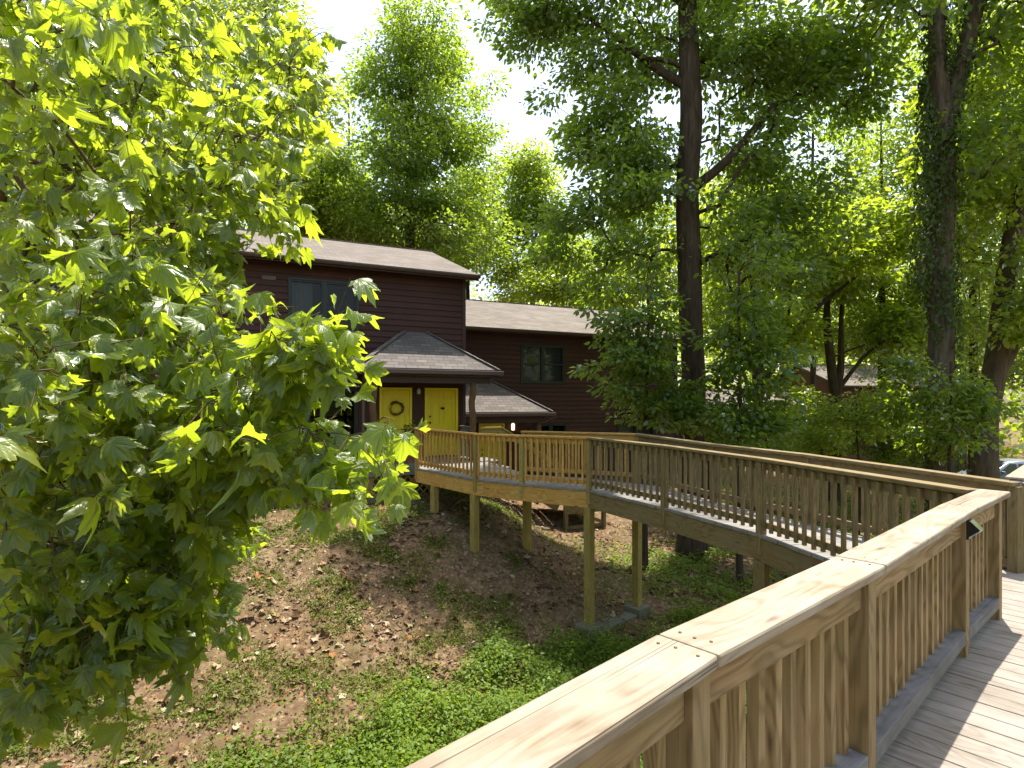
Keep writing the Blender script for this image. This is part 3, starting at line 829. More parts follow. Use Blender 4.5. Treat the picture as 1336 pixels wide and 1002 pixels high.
# nails of the near railing are modelled on its cap boards below
rn = railing('walkway_railing', 'pale bleached wide-capped railing running along the sunlit deck the photo is taken from', near_pts, -1, nr_m, bevel=0.004, cap_ext=(0, .05), bal_face=0, top_h=.14, cap_shift=0.0)
om = [(M['old'], M['old'], M['old'])]; nm_ = [(M['new'], M['newpost'], M['new'])]
gp = [V((3.47, 4.30, 0))] + gully
railing('ramp_railing', 'ramp guard rail on the gully side, half greenish old and half fresh ochre wood', gp, -1, om * 3 + nm_ * 3,
        hs=[.925, .915, .93, .93, .93, .93, .93], cap_w=.14, skip_post=(0,), cap_ext=(.03, .05), top_h=.09)
railing('ramp_railing', 'ramp guard rail on the house and car park side with flat weathered cap', outer, 1, om * 3 + nm_,
        hs=[.90, .92, .925, .935, .93], cap_w=.14, cap_ext=(0.02, .06), top_h=.11)
wp = [V((4.80, 5.40, -.0)), V((5.95, 6.43, 0)), V((7.1, 7.46, 0))]
railing('walkway_railing', 'short railing of the walkway continuing past the ramp junction with solar light', wp, -1, nr_m[:2], hs=[.87, .9, .9], bal_face=0, top_h=.14, ps=.15)
# screws in the cap boards
for p in near_pts[1:5]:
    for du in (-.05, .05):
        for dv in (-.055, 0, .05):
            c = p + D * (du + random.uniform(-.01, .01)) + NI * (dv + random.uniform(-.012, .012)) + V((0, 0, RAIL_H + .0012))
            scr = MB(); scr.lathe(c, [(.0048, -.002), (.0048, .0006), (.0015, .0004), (.0001, -.001)], 8)
            scr.build('screw', M['brass'], rn)

# solar lamps
def solar(p, out_dir, label):
    root = empty('solar_lamp', p, label, 'lamp', 'solar lamps screwed to railing posts')
    o_ = V(out_dir).normalized(); s_ = o_.cross(UP)
    p = V(p)
    m = MB(); m.box(p + o_ * .006 + V((0, 0, -.005)), s_, o_, .045, .006, .062); m.build('mounting_plate', M['black'], root)
    m = MB(); a_, b_, c_ = p + o_ * .012 + V((0, 0, .046)), p + o_ * .062 + V((0, 0, -.006)), p + o_ * .012 + V((0, 0, -.05))
    h_ = s_ * .045
    m.face([a_ - h_, c_ - h_, b_ - h_]); m.face([a_ + h_, b_ + h_, c_ + h_]); m.face([a_ - h_, a_ + h_, c_ + h_, c_ - h_]); m.face([a_ - h_, b_ - h_, b_ + h_, a_ + h_]); m.face([b_ - h_, c_ - h_, c_ + h_, b_ + h_])
    m.build('housing', M['black'], root)
    m = MB(); m.bar(a_ + (b_ - a_) * .04 + (o_ * .68 + UP * .75) * .004, b_ + (o_ * .68 + UP * .75) * .004, .096, .006); m.build('solar_panel', M['carwin'], root)
    m = MB(); m.bar(c_ + (b_ - c_) * .08 + (o_ * .56 - UP * .83) * .004, b_ + (o_ * .56 - UP * .83) * .004, .096, .006); m.build('lens', M['white'], root)
solar(near_pts[4] + NI * .0445 + V((0, 0, .80)), NI, 'small black solar lamp on the railing post beside the sunlit deck')
solar(wp[0] - D * .076 + NI * .0 + V((0, 0, .80)), -D, 'small silver solar lamp on the post past the ramp junction')

# ------------------------------------------------------------------ houses
class Frame:
    """Local house frame: t along the facade, q out of it, z up."""
    def __init__(self, o, ang_e, n): self.o = V((o[0], o[1], 0)); self.e = V((ang_e[0], ang_e[1], 0)).normalized(); self.n = V((n[0], n[1], 0)).normalized()
    def __call__(self, t, q, z): return self.o + self.e * t + self.n * q + V((0, 0, z))
    def box(self, m, t0, t1, q0, q1, z0, z1, L=None):
        f = self
        # counter-clockwise from above
        m.hexa([f(t0, q1, z0), f(t1, q1, z0), f(t1, q0, z0), f(t0, q0, z0), f(t0, q1, z1), f(t1, q1, z1), f(t1, q0, z1), f(t0, q0, z1)], L)
def siding(fr, m, t0, t1, q, z0, z1, openings=(), ch=0.165):
    """Lapped boards; each course leans out at its foot.  Openings are (t0, t1, z0, z1)."""
    z = z0; lap = .034
    while z < z1 - 1e-4:
        zt = min(z + ch, z1)
        cuts = sorted({z, zt} | {v for o_ in openings for v in (o_[2], o_[3]) if z + .004 < v < zt - .004})
        off = random.uniform(0, 40)
        for za, zb in zip(cuts[:-1], cuts[1:]):
            segs = [(t0, t1)]; zm = (za + zb) / 2
            for (a, b, c, d) in openings:
                if c < zm < d:
                    new = []
                    for (x, y) in segs:
                        if b <= x or a >= y: new.append((x, y)); continue
                        if a > x: new.append((x, a))
                        if b < y: new.append((b, y))
                    segs = new
            qa, qb = q + lap - (lap - .004) * (za - z) / ch, q + lap - (lap - .004) * (zb - z) / ch
            for (x, y) in segs:
                m.face([fr(x, qa, za), fr(y, qa, za), fr(y, qb, zb), fr(x, qb, zb)], [(x + off, za), (y + off, za), (y + off, zb), (x + off, zb)])
                if za == z:
                    m.face([fr(x, q + .002, z), fr(y, q + .002, z), fr(y, qa, z), fr(x, qa, z)], [(x + off, z), (y + off, z), (y + off, z + .02), (x + off, z + .02)])
        z = zt
def window(fr, parent, t0, t1, q, z0, z1, split_h=False, blind=True):
    root = MB(); w_ = .055
    for (a, b, c, d) in ((t0, t1, z0, z0 + w_), (t0, t1, z1 - w_, z1), (t0, t0 + w_, z0 + w_, z1 - w_), (t1 - w_, t1, z0 + w_, z1 - w_)):
        fr.box(root, a, b, q - .06, q + .05, c, d)
    tm = (t0 + t1) / 2
    fr.box(root, tm - .045, tm + .045, q - .055, q + .045, z0 + w_, z1 - w_)
    wi = root.build('window', M['winframe'], parent, .004)
    sash = MB()
    for (a, b) in ((t0 + w_, tm - .045), (tm + .045, t1 - w_)):
        for (x0, x1, y0, y1) in ((a, b, z0 + w_, z0 + w_ + .04), (a, b, z1 - w_ - .04, z1 - w_), (a, a + .035, z0 + w_ + .04, z1 - w_ - .04), (b - .035, b, z0 + w_ + .04, z1 - w_ - .04)):
            fr.box(sash, x0, x1, q - .05, q + .025, y0, y1)
        if split_h:
            zm = (z0 + z1) / 2
            fr.box(sash, a + .035, b - .035, q - .048, q + .022, zm - .025, zm + .025)
    sash.build('sash', M['winframe'], wi)
    gl = MB(); gl.face([fr(t0 + .05, q - .02, z0 + .05), fr(t1 - .05, q - .02, z0 + .05), fr(t1 - .05, q - .02, z1 - .05), fr(t0 + .05, q - .02, z1 - .05)])
    gl.build('pane', M['glass'], wi)
    bl = MB()
    if blind:
        zz = z1 - .06
        while zz > z0 + .06:
            fr.box(bl, t0 + .06, t1 - .06, q - .13, q - .10, zz - .046, zz)
            zz -= .05
        bl.build('blind', M['blind'], wi)
    rm = MB()
    a, b, c, d, e, f_ = t0 - .3, t1 + .3, q - 2.0, q - .16, z0 - .4, z1 + .2
    P = [fr(a, d, e), fr(b, d, e), fr(b, c, e), fr(a, c, e), fr(a, d, f_), fr(b, d, f_), fr(b, c, f_), fr(a, c, f_)]
    for idx in ((0, 1, 2, 3), (4, 7, 6, 5), (1, 5, 6, 2), (3, 2, 6, 7), (0, 3, 7, 4)): rm.face([P[i] for i in idx])
    rm.build('room', M['interior'], wi)
    # curtain hanging behind the pane where there is no blind
    if not blind:
        cu = MB(); k = 0; x = t0 + .1
        while x < tm - .3:
            cu.face([fr(x, q - .14 - .03 * (k % 2), z0 + .08), fr(x + .05, q - .14 - .03 * ((k + 1) % 2), z0 + .08), fr(x + .05, q - .14 - .03 * ((k + 1) % 2), z1 - .08), fr(x, q - .14 - .03 * (k % 2), z1 - .08)])
            x += .05; k += 1
        cu.build('curtain', M['blind'], wi)
    return wi
def roof_slab(m, fr, pts, th=.06, uvo=(0, 0), run=None):
    """pts: polygon (t, q, z) seen from above counter-clockwise, shingles run level."""
    P = [fr(*p) for p in pts]; n = (P[1] - P[0]).cross(P[2] - P[0]).normalized()
    lev = n.cross(UP); lev = fr.e if lev.length < 1e-5 else lev.normalized(); upv = n.cross(lev)
    uv = [((p - P[0]).dot(lev) + uvo[0], (p - P[0]).dot(upv) + uvo[1]) for p in P]
    m.face(P, uv)
    Q = [p - n * th for p in P]
    m.face(list(reversed(Q)))
    for i in range(len(P)):
        j = (i + 1) % len(P)
        m.face([Q[i], Q[j], P[j], P[i]], [(0, 0), (.3, 0), (.3, .05), (0, .05)])
def gable_house(fr, root, t0, t1, depth, zb, ze, rise, oh, roh, openings, side_mat=M['siding'], ch=.165):
    """Walls and a gable roof: eaves at front and back, ridge along t."""
    m = MB(); siding(fr, m, t0, t1, 0, zb, ze, openings, ch); m.build('front_wall', side_mat, root)
    zr = ze + rise * (depth / 2) / (depth / 2 + oh) * 1.0
    for tt, sgn, nm in ((t0, -1, 'end_wall'), (t1, 1, 'end_wall')):
        m = MB(); z = zb; zpk = ze + .05 + rise * .9
        while z < zpk:
            zt = min(z + ch, zpk)
            def ext(zz):
                if zz <= ze: return 0, -depth
                k = min(1, (zz - ze) / (rise * .92)); return -depth / 2 * k, -depth + depth / 2 * k
            (a0, b0), (a1, b1) = ext(z), ext(zt)
            A, B, C_, D_ = fr(tt + sgn * .022, a0, z), fr(tt + sgn * .022, b0, z), fr(tt + sgn * .004, b1, zt), fr(tt + sgn * .004, a1, zt)
            uv = [(a0, z), (b0, z), (b1, zt), (a1, zt)]
            if sgn < 0: m.face([B, A, D_, C_], [uv[1], uv[0], uv[3], uv[2]])
            else: m.face([A, B, C_, D_], uv)
            z = zt
        m.build(nm, side_mat, root)
    m = MB(); m.face([fr(t1, -depth, zb), fr(t0, -depth, zb), fr(t0, -depth, ze), fr(t1, -depth, ze)]); m.build('back_wall', side_mat, root)
    # corner boards
    for tt in (t0, t1):
        m = MB(); fr.box(m, tt - .05, tt + .05, -.05, .045, zb, ze, UP); m.build('corner_board', M['trim'], root)
    h2 = depth / 2
    m = MB()
    zl = ze + .04
    roof_slab(m, fr, [(t0 - roh, oh, zl), (t1 + roh, oh, zl), (t1 + roh, -h2, zl + rise), (t0 - roh, -h2, zl + rise)])
    roof_slab(m, fr, [(t1 + roh, -depth - oh, zl), (t0 - roh, -depth - oh, zl), (t0 - roh, -h2, zl + rise), (t1 + roh, -h2, zl + rise)])
    rf = m.build('roof', M['roof'], root)
    m = MB(); k = t0 - roh
    while k < t1 + roh - .05:       # ridge caps
        fr.box(m, k + .004, k + .296, -h2 - .10, -h2 + .10, zl + rise - .028, zl + rise + .012); k += .3
    m.build('ridge_cap', M['roof'], rf)
    # soffit of narrow boards, fascia, gutter, rake boards
    m = MB(); k = t0 - roh
    while k < t1 + roh - .08:
        fr.box(m, k, k + .095, .03, oh - .02, ze - .06 + random.uniform(0, .003), ze - .04); k += .105
    m.build('soffit', M['trim'], root)
    m = MB(); fr.box(m, t0 - roh, t1 + roh, oh - .02, oh + .005, ze - .12, zl - .055); m.build('fascia', M['trim'], root)
    m = MB(); A, B = t0 - roh - .03, t1 + roh + .03
    prof = [(oh + .006, ze - .05), (oh + .02, ze - .075), (oh + .085, ze - .075), (oh + .118, ze - .02), (oh + .118, ze + .015), (oh + .1, ze + .02), (oh + .1, ze - .01), (oh + .01, ze - .045)]
    for i in range(len(prof)):
        (q0, z0), (q1, z1) = prof[i], prof[(i + 1) % len(prof)]
        m.face([fr(A, q0, z0), fr(B, q0, z0), fr(B, q1, z1), fr(A, q1, z1)])
    m.face([fr(B, *p) for p in reversed(prof)]); m.face([fr(A, *p) for p in prof])
    m.build('gutter', M['gutter'], root)
    for tt in (t0 - roh, t1 + roh):
        m = MB()
        for sg in (1, -1):
            qa, qb = (oh, -h2) if sg > 0 else (-depth - oh, -h2)
            m.bar(fr(tt, qa, zl - .12), fr(tt, qb, zl + rise - .12), .03, .14)
        m.build('rake_board', M['trim'], root)
    return rf
def hip_porch(fr, root, t0, t1, r0, r1, d, ze, rise):
    """A hipped porch roof against the wall: eave from t0 to t1, ridge from r0 to r1 on the wall."""
    m = MB(); zl, zr = ze, ze + rise
    roof_slab(m, fr, [(t0, d, zl), (t1, d, zl), (r1, .03, zr), (r0, .03, zr)], .05)
    roof_slab(m, fr, [(t1, d, zl), (t1, .03, zl), (r1, .03, zr)], .05)
    roof_slab(m, fr, [(t0, .03, zl), (t0, d, zl), (r0, .03, zr)], .05)
    rf = m.build('porch_roof', M['porch_roof'], root)
    # hip caps
    m = MB()
    for (a, b) in (((t0, d, zl), (r0, .03, zr)), ((t1, d, zl), (r1, .03, zr))):
        A, B = fr(*a), fr(*b); n = int((B - A).length / .22)
        for i in range(n):
            m.bar(A.lerp(B, i / n) + V((0, 0, .012)), A.lerp(B, (i + .97) / n) + V((0, 0, .02)), .15, .02)
    m.build('hip_cap', M['porch_roof'], rf)
    m = MB(); fr.box(m, t0 + .05, t1 - .05, .03, d - .05, ze - .16, ze - .14); m.build('porch_ceiling', M['trim'], root)
    m = MB(); fr.box(m, t0 + .02, t1 - .02, d - .05, d - .02, ze - .18, ze - .035); fr.box(m, t0 + .02, t0 + .05, .03, d - .055, ze - .18, ze - .04); fr.box(m, t1 - .05, t1 - .02, .03, d - .055, ze - .18, ze - .04)
    m.build('fascia', M['trim'], root)
    m = MB(); fr.box(m, t0 - .09, t1 + .09, d - .018, d + .09, ze - .14, ze - .03); g_ = m.build('gutter', M['gutter'], root, .012)
    m = MB(); fr.box(m, t0 + .2, t1 - .2, d - .3, d - .18, ze - .36, ze - .18); m.build('porch_beam', M['trim'], root)
def log_post(fr, root, t, q, z0, z1, r=.085):
    m = MB(); n = 12
    pts = [fr(t + .02 * math.sin(i * 1.3), q + .015 * math.cos(i * 1.7), z0 + (z1 - z0) * i / n) for i in range(n + 1)]
    m.tube(pts, [r * (1.12 - .16 * i / n + .06 * math.sin(i * 2.1)) for i in range(n + 1)], 10, True, .06)
    return m.build('porch_post', M['log'], root)
def door(fr, root, t0, t1, z0, z1, knob_left=True, panels=True):
    m = MB(); w_ = .07
    fr.box(m, t0, t0 + w_, .0, .05, z0, z1 - w_); fr.box(m, t1 - w_, t1, .0, .05, z0, z1 - w_); fr.box(m, t0, t1, .0, .052, z1 - w_, z1)
    dr = m.build('door_frame', M['yellow'], root, .004)
    a, b = t0 + w_ + .004, t1 - w_ - .004
    m = MB(); fr.box(m, a, b, -.02, .012, z0 + .02, z1 - w_ - .004)
    W = b - a; st = .11; pw = (W - 3 * st) / 2
    H = z1 - w_ - z0
    rows = [(.22, .78), (.92, 1.50), (1.60, 1.60 + .25)]
    for (y0, y1) in rows:
        for k in range(2):
            x0 = a + st + k * (pw + st)
            # raised panel: a sunk moulding with a field proud of it
            for (i0, q0) in ((0.0, .016), (.018, .013), (.035, .019)):
                if i0 == .018: continue
                if i0 == 0.0:
                    for (p, q_, r_, s_) in ((x0, x0 + pw, y0, y0 + .014), (x0, x0 + pw, y1 - .014, y1), (x0, x0 + .014, y0 + .014, y1 - .014), (x0 + pw - .014, x0 + pw, y0 + .014, y1 - .014)):
                        fr.box(m, p, q_, .008, .026, z0 + r_, z0 + s_)
                else:
                    fr.box(m, x0 + i0, x0 + pw - i0, .008, .022, z0 + y0 + i0, z0 + y1 - i0)
    leaf = m.build('door', M['yellow'], root, .003)
    kt = a + .07 if knob_left else b - .07
    m = MB()
    for zz, r_ in ((z0 + .95, .03), (z0 + 1.12, .026)):
        c = fr(kt, .03, zz); m.tube([fr(kt, .01, zz), fr(kt, .05, zz), fr(kt, .075, zz)], [r_ * .7, r_ * .6, r_], 10, True)
    m.build('handle', M['black'], leaf)
    return leaf

# --- two storey house with the porch the boardwalk leads to
H1 = Frame(P0, E0, N0)
h1 = empty('house', tuple(H1(-5, -4, -.9)), 'dark maroon two-storey house with two yellow doors under a hipped porch', 'house')
ZB, ZE = -0.42, 5.18
op1 = [(-4.05, -2.29, 3.30, 4.78), (-4.10, -2.32, .55, 1.98), (-1.74, -.845, .0, 2.02), (-.476, .504, .0, 2.02), (-9.6, -7.8, 3.30, 4.78), (-9.6, -7.8, .55, 1.98)]
gable_house(H1, h1, -13.0, .69, 8.6, ZB, ZE, 1.80, .42, .30, op1)
m = MB(); H1.box(m, -13.0, .68, -8.6, .0, -1.6, ZB - .001); m.build('foundation', M['concrete'], h1)
for (a, b, c, d) in (op1[0], op1[1], op1[4], op1[5]): window(H1, h1, a, b, .0, c, d, False, False)
for k, (a, b, c, d) in enumerate(op1[2:4]): door(H1, h1, a, b, .06, 1.99)
m = MB(); H1.box(m, -1.80, -.79, -.05, .05, .0, .06); H1.box(m, -.53, .56, -.05, .05, .0, .06); m.build('threshold', M['brass'], h1)
hip_porch(H1, h1, -2.62, 1.155, -1.06, -.40, 1.55, 2.44, 1.10)
for t in (-2.16, .47): log_post(H1, h1, t, 1.3, .02, 2.12)
m = MB(); H1.box(m, .08 - .09, .10, .03, .04, 1.38, 1.44); m.build('number_plate', M['black'], h1)
m = MB(); c = H1(-.66, .07, 1.90); m.lathe(c + V((0, 0, -.09)), [(.02, 0), (.05, .02), (.05, .12), (.03, .16), (.005, .17)], 12); H1.box(m, -.69, -.63, .02, .05, 1.86, 1.92); m.build('wall_lamp', M['white'], h1)
m = MB(); H1.box(m, -4.66, -4.34, .02, .04, 4.66, 4.76); m.build('wall_vent', M['gutter'], h1)
m = MB(); m.tube([H1(-2.66, 1.5, 2.34), H1(-2.66, 1.45, 2.22), H1(-2.62, 1.1, 2.08), H1(-2.50, .9, 1.9), H1(-2.48, 1.32, 1.7), H1(-2.48, 1.38, .6), H1(-2.48, 1.38, -.75)][0:2] + [H1(-2.46, 1.42, 2.02), H1(-2.42, 1.42, 1.8), H1(-2.42, 1.42, .4), H1(-2.42, 1.42, -.80)], [.04] * 6, 8, True); m.build('downspout', M['gutter'], h1)
# porch floor
m = MB(); k = -2.3
mm = MB()
while k < .9:
    H1.box(m, k, k + .138, .0, 1.50, -.0, .036 + random.uniform(-.002, .002), L=H1.n); k += .1455
m.build('porch_floor', M['rail_grey'], h1, .003)
m = MB(); H1.box(m, -2.36, .9, 1.505, 1.545, -.24, .03); H1.box(m, -2.36, -2.32, .0, 1.50, -.24, .03); m.build('porch_rim', M['rail_grey'], h1, .004)
m = MB()
for k in range(-4, 34):
    t = -2.34 + k * .10
    for sg in (1, -1):
        za, zb_ = -.25, -.92
        ta, tb = t, t + sg * .62
        if sg < 0: ta, tb = t + .62, t
        # clip to the panel
        def clip(ta, tb, za, zb_):
            lo, hi = -2.32, .7
            pts = []
            for (u) in (ta, tb):
                pass
            f0, f1 = 0, 1
            if tb != ta:
                for bound, s_ in ((lo, 1), (hi, -1)):
                    fa = (ta - bound) * s_; fb = (tb - bound) * s_
                    if fa < 0 and fb < 0: return None
                    if fa < 0: f0 = max(f0, fa / (fa - fb))
                    if fb < 0: f1 = min(f1, fa / (fa - fb))
            if f1 <= f0: return None
            return (ta + (tb - ta) * f0, za + (zb_ - za) * f0, ta + (tb - ta) * f1, za + (zb_ - za) * f1)
        c_ = clip(ta, tb, za, zb_)
        if c_ and k % 2 == 0:
            q_ = 1.50 if sg > 0 else 1.488
            m.bar(H1(c_[0], q_, c_[1]), H1(c_[2], q_, c_[3]), .009, .04)
m.build('lattice', M['lattice'], h1)
m = MB(); H1.box(m, -2.33, -2.20, 1.37, 1.485, -.85, -.245, UP); m.build('floor_post', M['newpost'], h1)
bl = empty('concrete_block', tuple(H1(-2.3, 1.46, gz(*TQ(-2.3, 1.46)))), 'pale concrete block under the porch corner post beside the lattice', 'block')
m = MB(); zg = gz(*TQ(-2.3, 1.5)); H1.box(m, -2.46, -2.08, 1.35, 1.58, zg - .1, zg + .12); m.build('block', M['concrete'], bl, .01)
# wreath on the door with dried leaves
wr = MB(); c = H1(-1.29, .06, 1.42)
for k in range(70):
    a = random.uniform(0, 2 * math.pi); r = random.uniform(.13, .21)
    p = c + H1.e * r * math.cos(a) + UP * r * math.sin(a) + H1.n * random.uniform(0, .06)
    a2 = a + random.uniform(.5, 1.1)
    q_ = c + H1.e * random.uniform(.12, .22) * math.cos(a2) + UP * random.uniform(.12, .22) * math.sin(a2) + H1.n * random.uniform(0, .07)
    wr.tube([p, (p + q_) / 2 + (p - c).normalized() * .03, q_], [.008, .009, .004], 5)
wo = wr.build('door_wreath', M['straw'])
tag(wo, 'round wreath of dried brown vines hung on a yellow door', 'wreath')

# --- lower house set back
B2 = np.array([-3.31, 18.97])
H2 = Frame(B2, E0, N0)
h2 = empty('house', tuple(H2(6, -4, -1.6)), 'lower maroon house set back beside the taller one with grey blinds in its windows', 'house')
op2 = [(3.98, 5.80, 2.28, 3.70), (8.42, 10.05, 2.28, 3.70), (4.55, 5.90, -.40, .80), (8.20, 10.0, -.40, .80), (2.34, 3.34, -1.2, .86)]
gable_house(H2, h2, .4, 11.15, 8.6, -1.32, 4.14, 1.80, .42, .30, op2)
m = MB(); H2.box(m, .4, 11.14, -8.6, .0, -2.6, -1.322); m.build('foundation', M['concrete'], h2)
window(H2, h2, *op2[0][:2], .0, *op2[0][2:], True); window(H2, h2, *op2[1][:2], .0, *op2[1][2:], True)
window(H2, h2, *op2[2][:2], .0, *op2[2][2:], True, False); window(H2, h2, *op2[3][:2], .0, *op2[3][2:], True)
door(H2, h2, 2.34, 3.34, -1.2, .84)
hip_porch(H2, h2, .9, 4.36, 2.0, 2.5, 1.75, 1.27, 1.22)
log_post(H2, h2, 3.95, 1.45, -1.2, .95)
m = MB(); H2.box(m, 3.59, 3.69, .022, .05, .55, .86); lo_ = m.build('wall_lamp', M['brass'], h2)
m = MB(); m.lathe(H2(3.64, .1, .58), [(.03, 0), (.06, .02), (.06, .22), (.03, .25), (.002, .255)], 12); m.build('lamp_globe', M['lamp_on'], lo_)
m = MB(); m.tube([H2(4.40, 1.8, 1.18), H2(4.40, 1.76, 1.05), H2(4.36, 1.2, .86), H2(4.34, .25, .74), H2(4.34, .08, .6), H2(4.34, .08, -1.2)], [.035] * 6, 8, True); m.build('downspout', M['gutter'], h2)
m = MB(); H2.box(m, .5, 4.4, .0, 1.7, -1.36, -1.2); m.build('porch_floor', M['rail_grey'], h2)

# --- little landing and steps from the porch down to the lower door
st = empty('timber_steps', tuple(H2(2.2, 2.6, -1.5)), 'grey timber landing with steps going down from the porch to the lower house', 'steps')
m = MB()
for k in range(7):
    f = k / 6; H1.box(m, .95 + .30 * k, 1.24 + .30 * k, .35, 1.45, -.04 - .19 * k - .04, -.19 * k, L=H1.n)
m.build('treads', M['rail_grey'], st)
m = MB()
for q_ in (.33, 1.47): m.bar(H1(.90, q_, -.12), H1(3.0, q_, -1.40), .04, .24)
m.build('stringers', M['old'], st)
m = MB(); 
for k in range(10): H1.box(m, 3.05 + k * .146, 3.19 + k * .146, .2, 1.7, -1.29, -1.25, L=H1.n)
m.build('landing', M['rail_grey'], st)
m = MB(); H1.box(m, 3.05, 4.5, 1.7, 1.74, -1.56, -1.26); m.build('landing_rim', M['old'], st)
for t in (3.15, 4.42):
    m = MB(); H1.box(m, t - .05, t + .05, 1.58, 1.69, -2.1, -1.295, UP); m.build('leg', M['old'], st)
m = MB(); m.bar(H1(3.2, 1.64, -1.42), H1(4.4, 1.64, -1.9), .04, .09); m.bar(H1(3.2, 1.64, -1.97), H1(4.4, 1.64, -1.97), .04, .1); m.build('brace', M['old'], st)
m = MB(); m.bar(H1(.62, 1.46, .90), H1(1.25, 1.46, .90), .14, .038); m.bar(H1(1.25, 1.46, .90), H1(3.1, 1.46, -.22), .14, .038)
m.bar(H1(.66, 1.46, .82), H1(1.25, 1.46, .82), .038, .09); m.bar(H1(1.25, 1.46, .81), H1(3.1, 1.46, -.31), .038, .09); m.build('handrail', M['newpost'], st)
for t, zz in ((1.2, .84), (3.05, -.22)):
    m = MB(); H1.box(m, t - .045, t + .045, 1.40, 1.49, zz - 1.05, zz, UP); m.build('post', M['newpost'], st)
pr = empty('porch_rail', tuple(H1(.55, .7, .5)), 'short dark rail closing the porch side next to the yellow door', 'railing')
m = MB(); m.bar(H1(.56, .06, .90), H1(.56, 1.2, .90), .12, .038); m.build('cap_board', M['rail_grey'], pr)
for k in range(8):
    m = MB(); H1.box(m, .54, .58, .14 + k * .14, .18 + k * .14, .06, .88, UP); m.build('baluster', M['rail_grey'], pr)

# --- far red house between the trees
ang = R(8); H3 = Frame((15.6, 35), (math.cos(ang), math.sin(ang)), (math.sin(ang), -math.cos(ang)))
h3 = empty('house', (18, 37, -3), 'distant red house with pinkish roof half hidden behind the trees', 'house')
op3 = [(5.2, 6.4, .2, 1.4), (1.2, 2.6, .2, 1.4), (8.6, 10, -.6, .8), (-6, -4.6, .2, 1.4)]
gable_house(H3, h3, 5.0, 14.0, 8.0, -3.1, 2.6, 1.6, .4, .3, op3, M['siding_red'], .2)
window(H3, h3, 8.6, 10, .0, -.6, .8, True)
H3b = Frame(tuple(H3(0, -1.5, 0))[:2], (math.cos(ang), math.sin(ang)), (math.sin(ang), -math.cos(ang)))
gable_house(H3b, h3, -6.0, 5.0, 7.0, -3.1, 1.0, 1.5, .4, .2, [], M['siding'], .2)
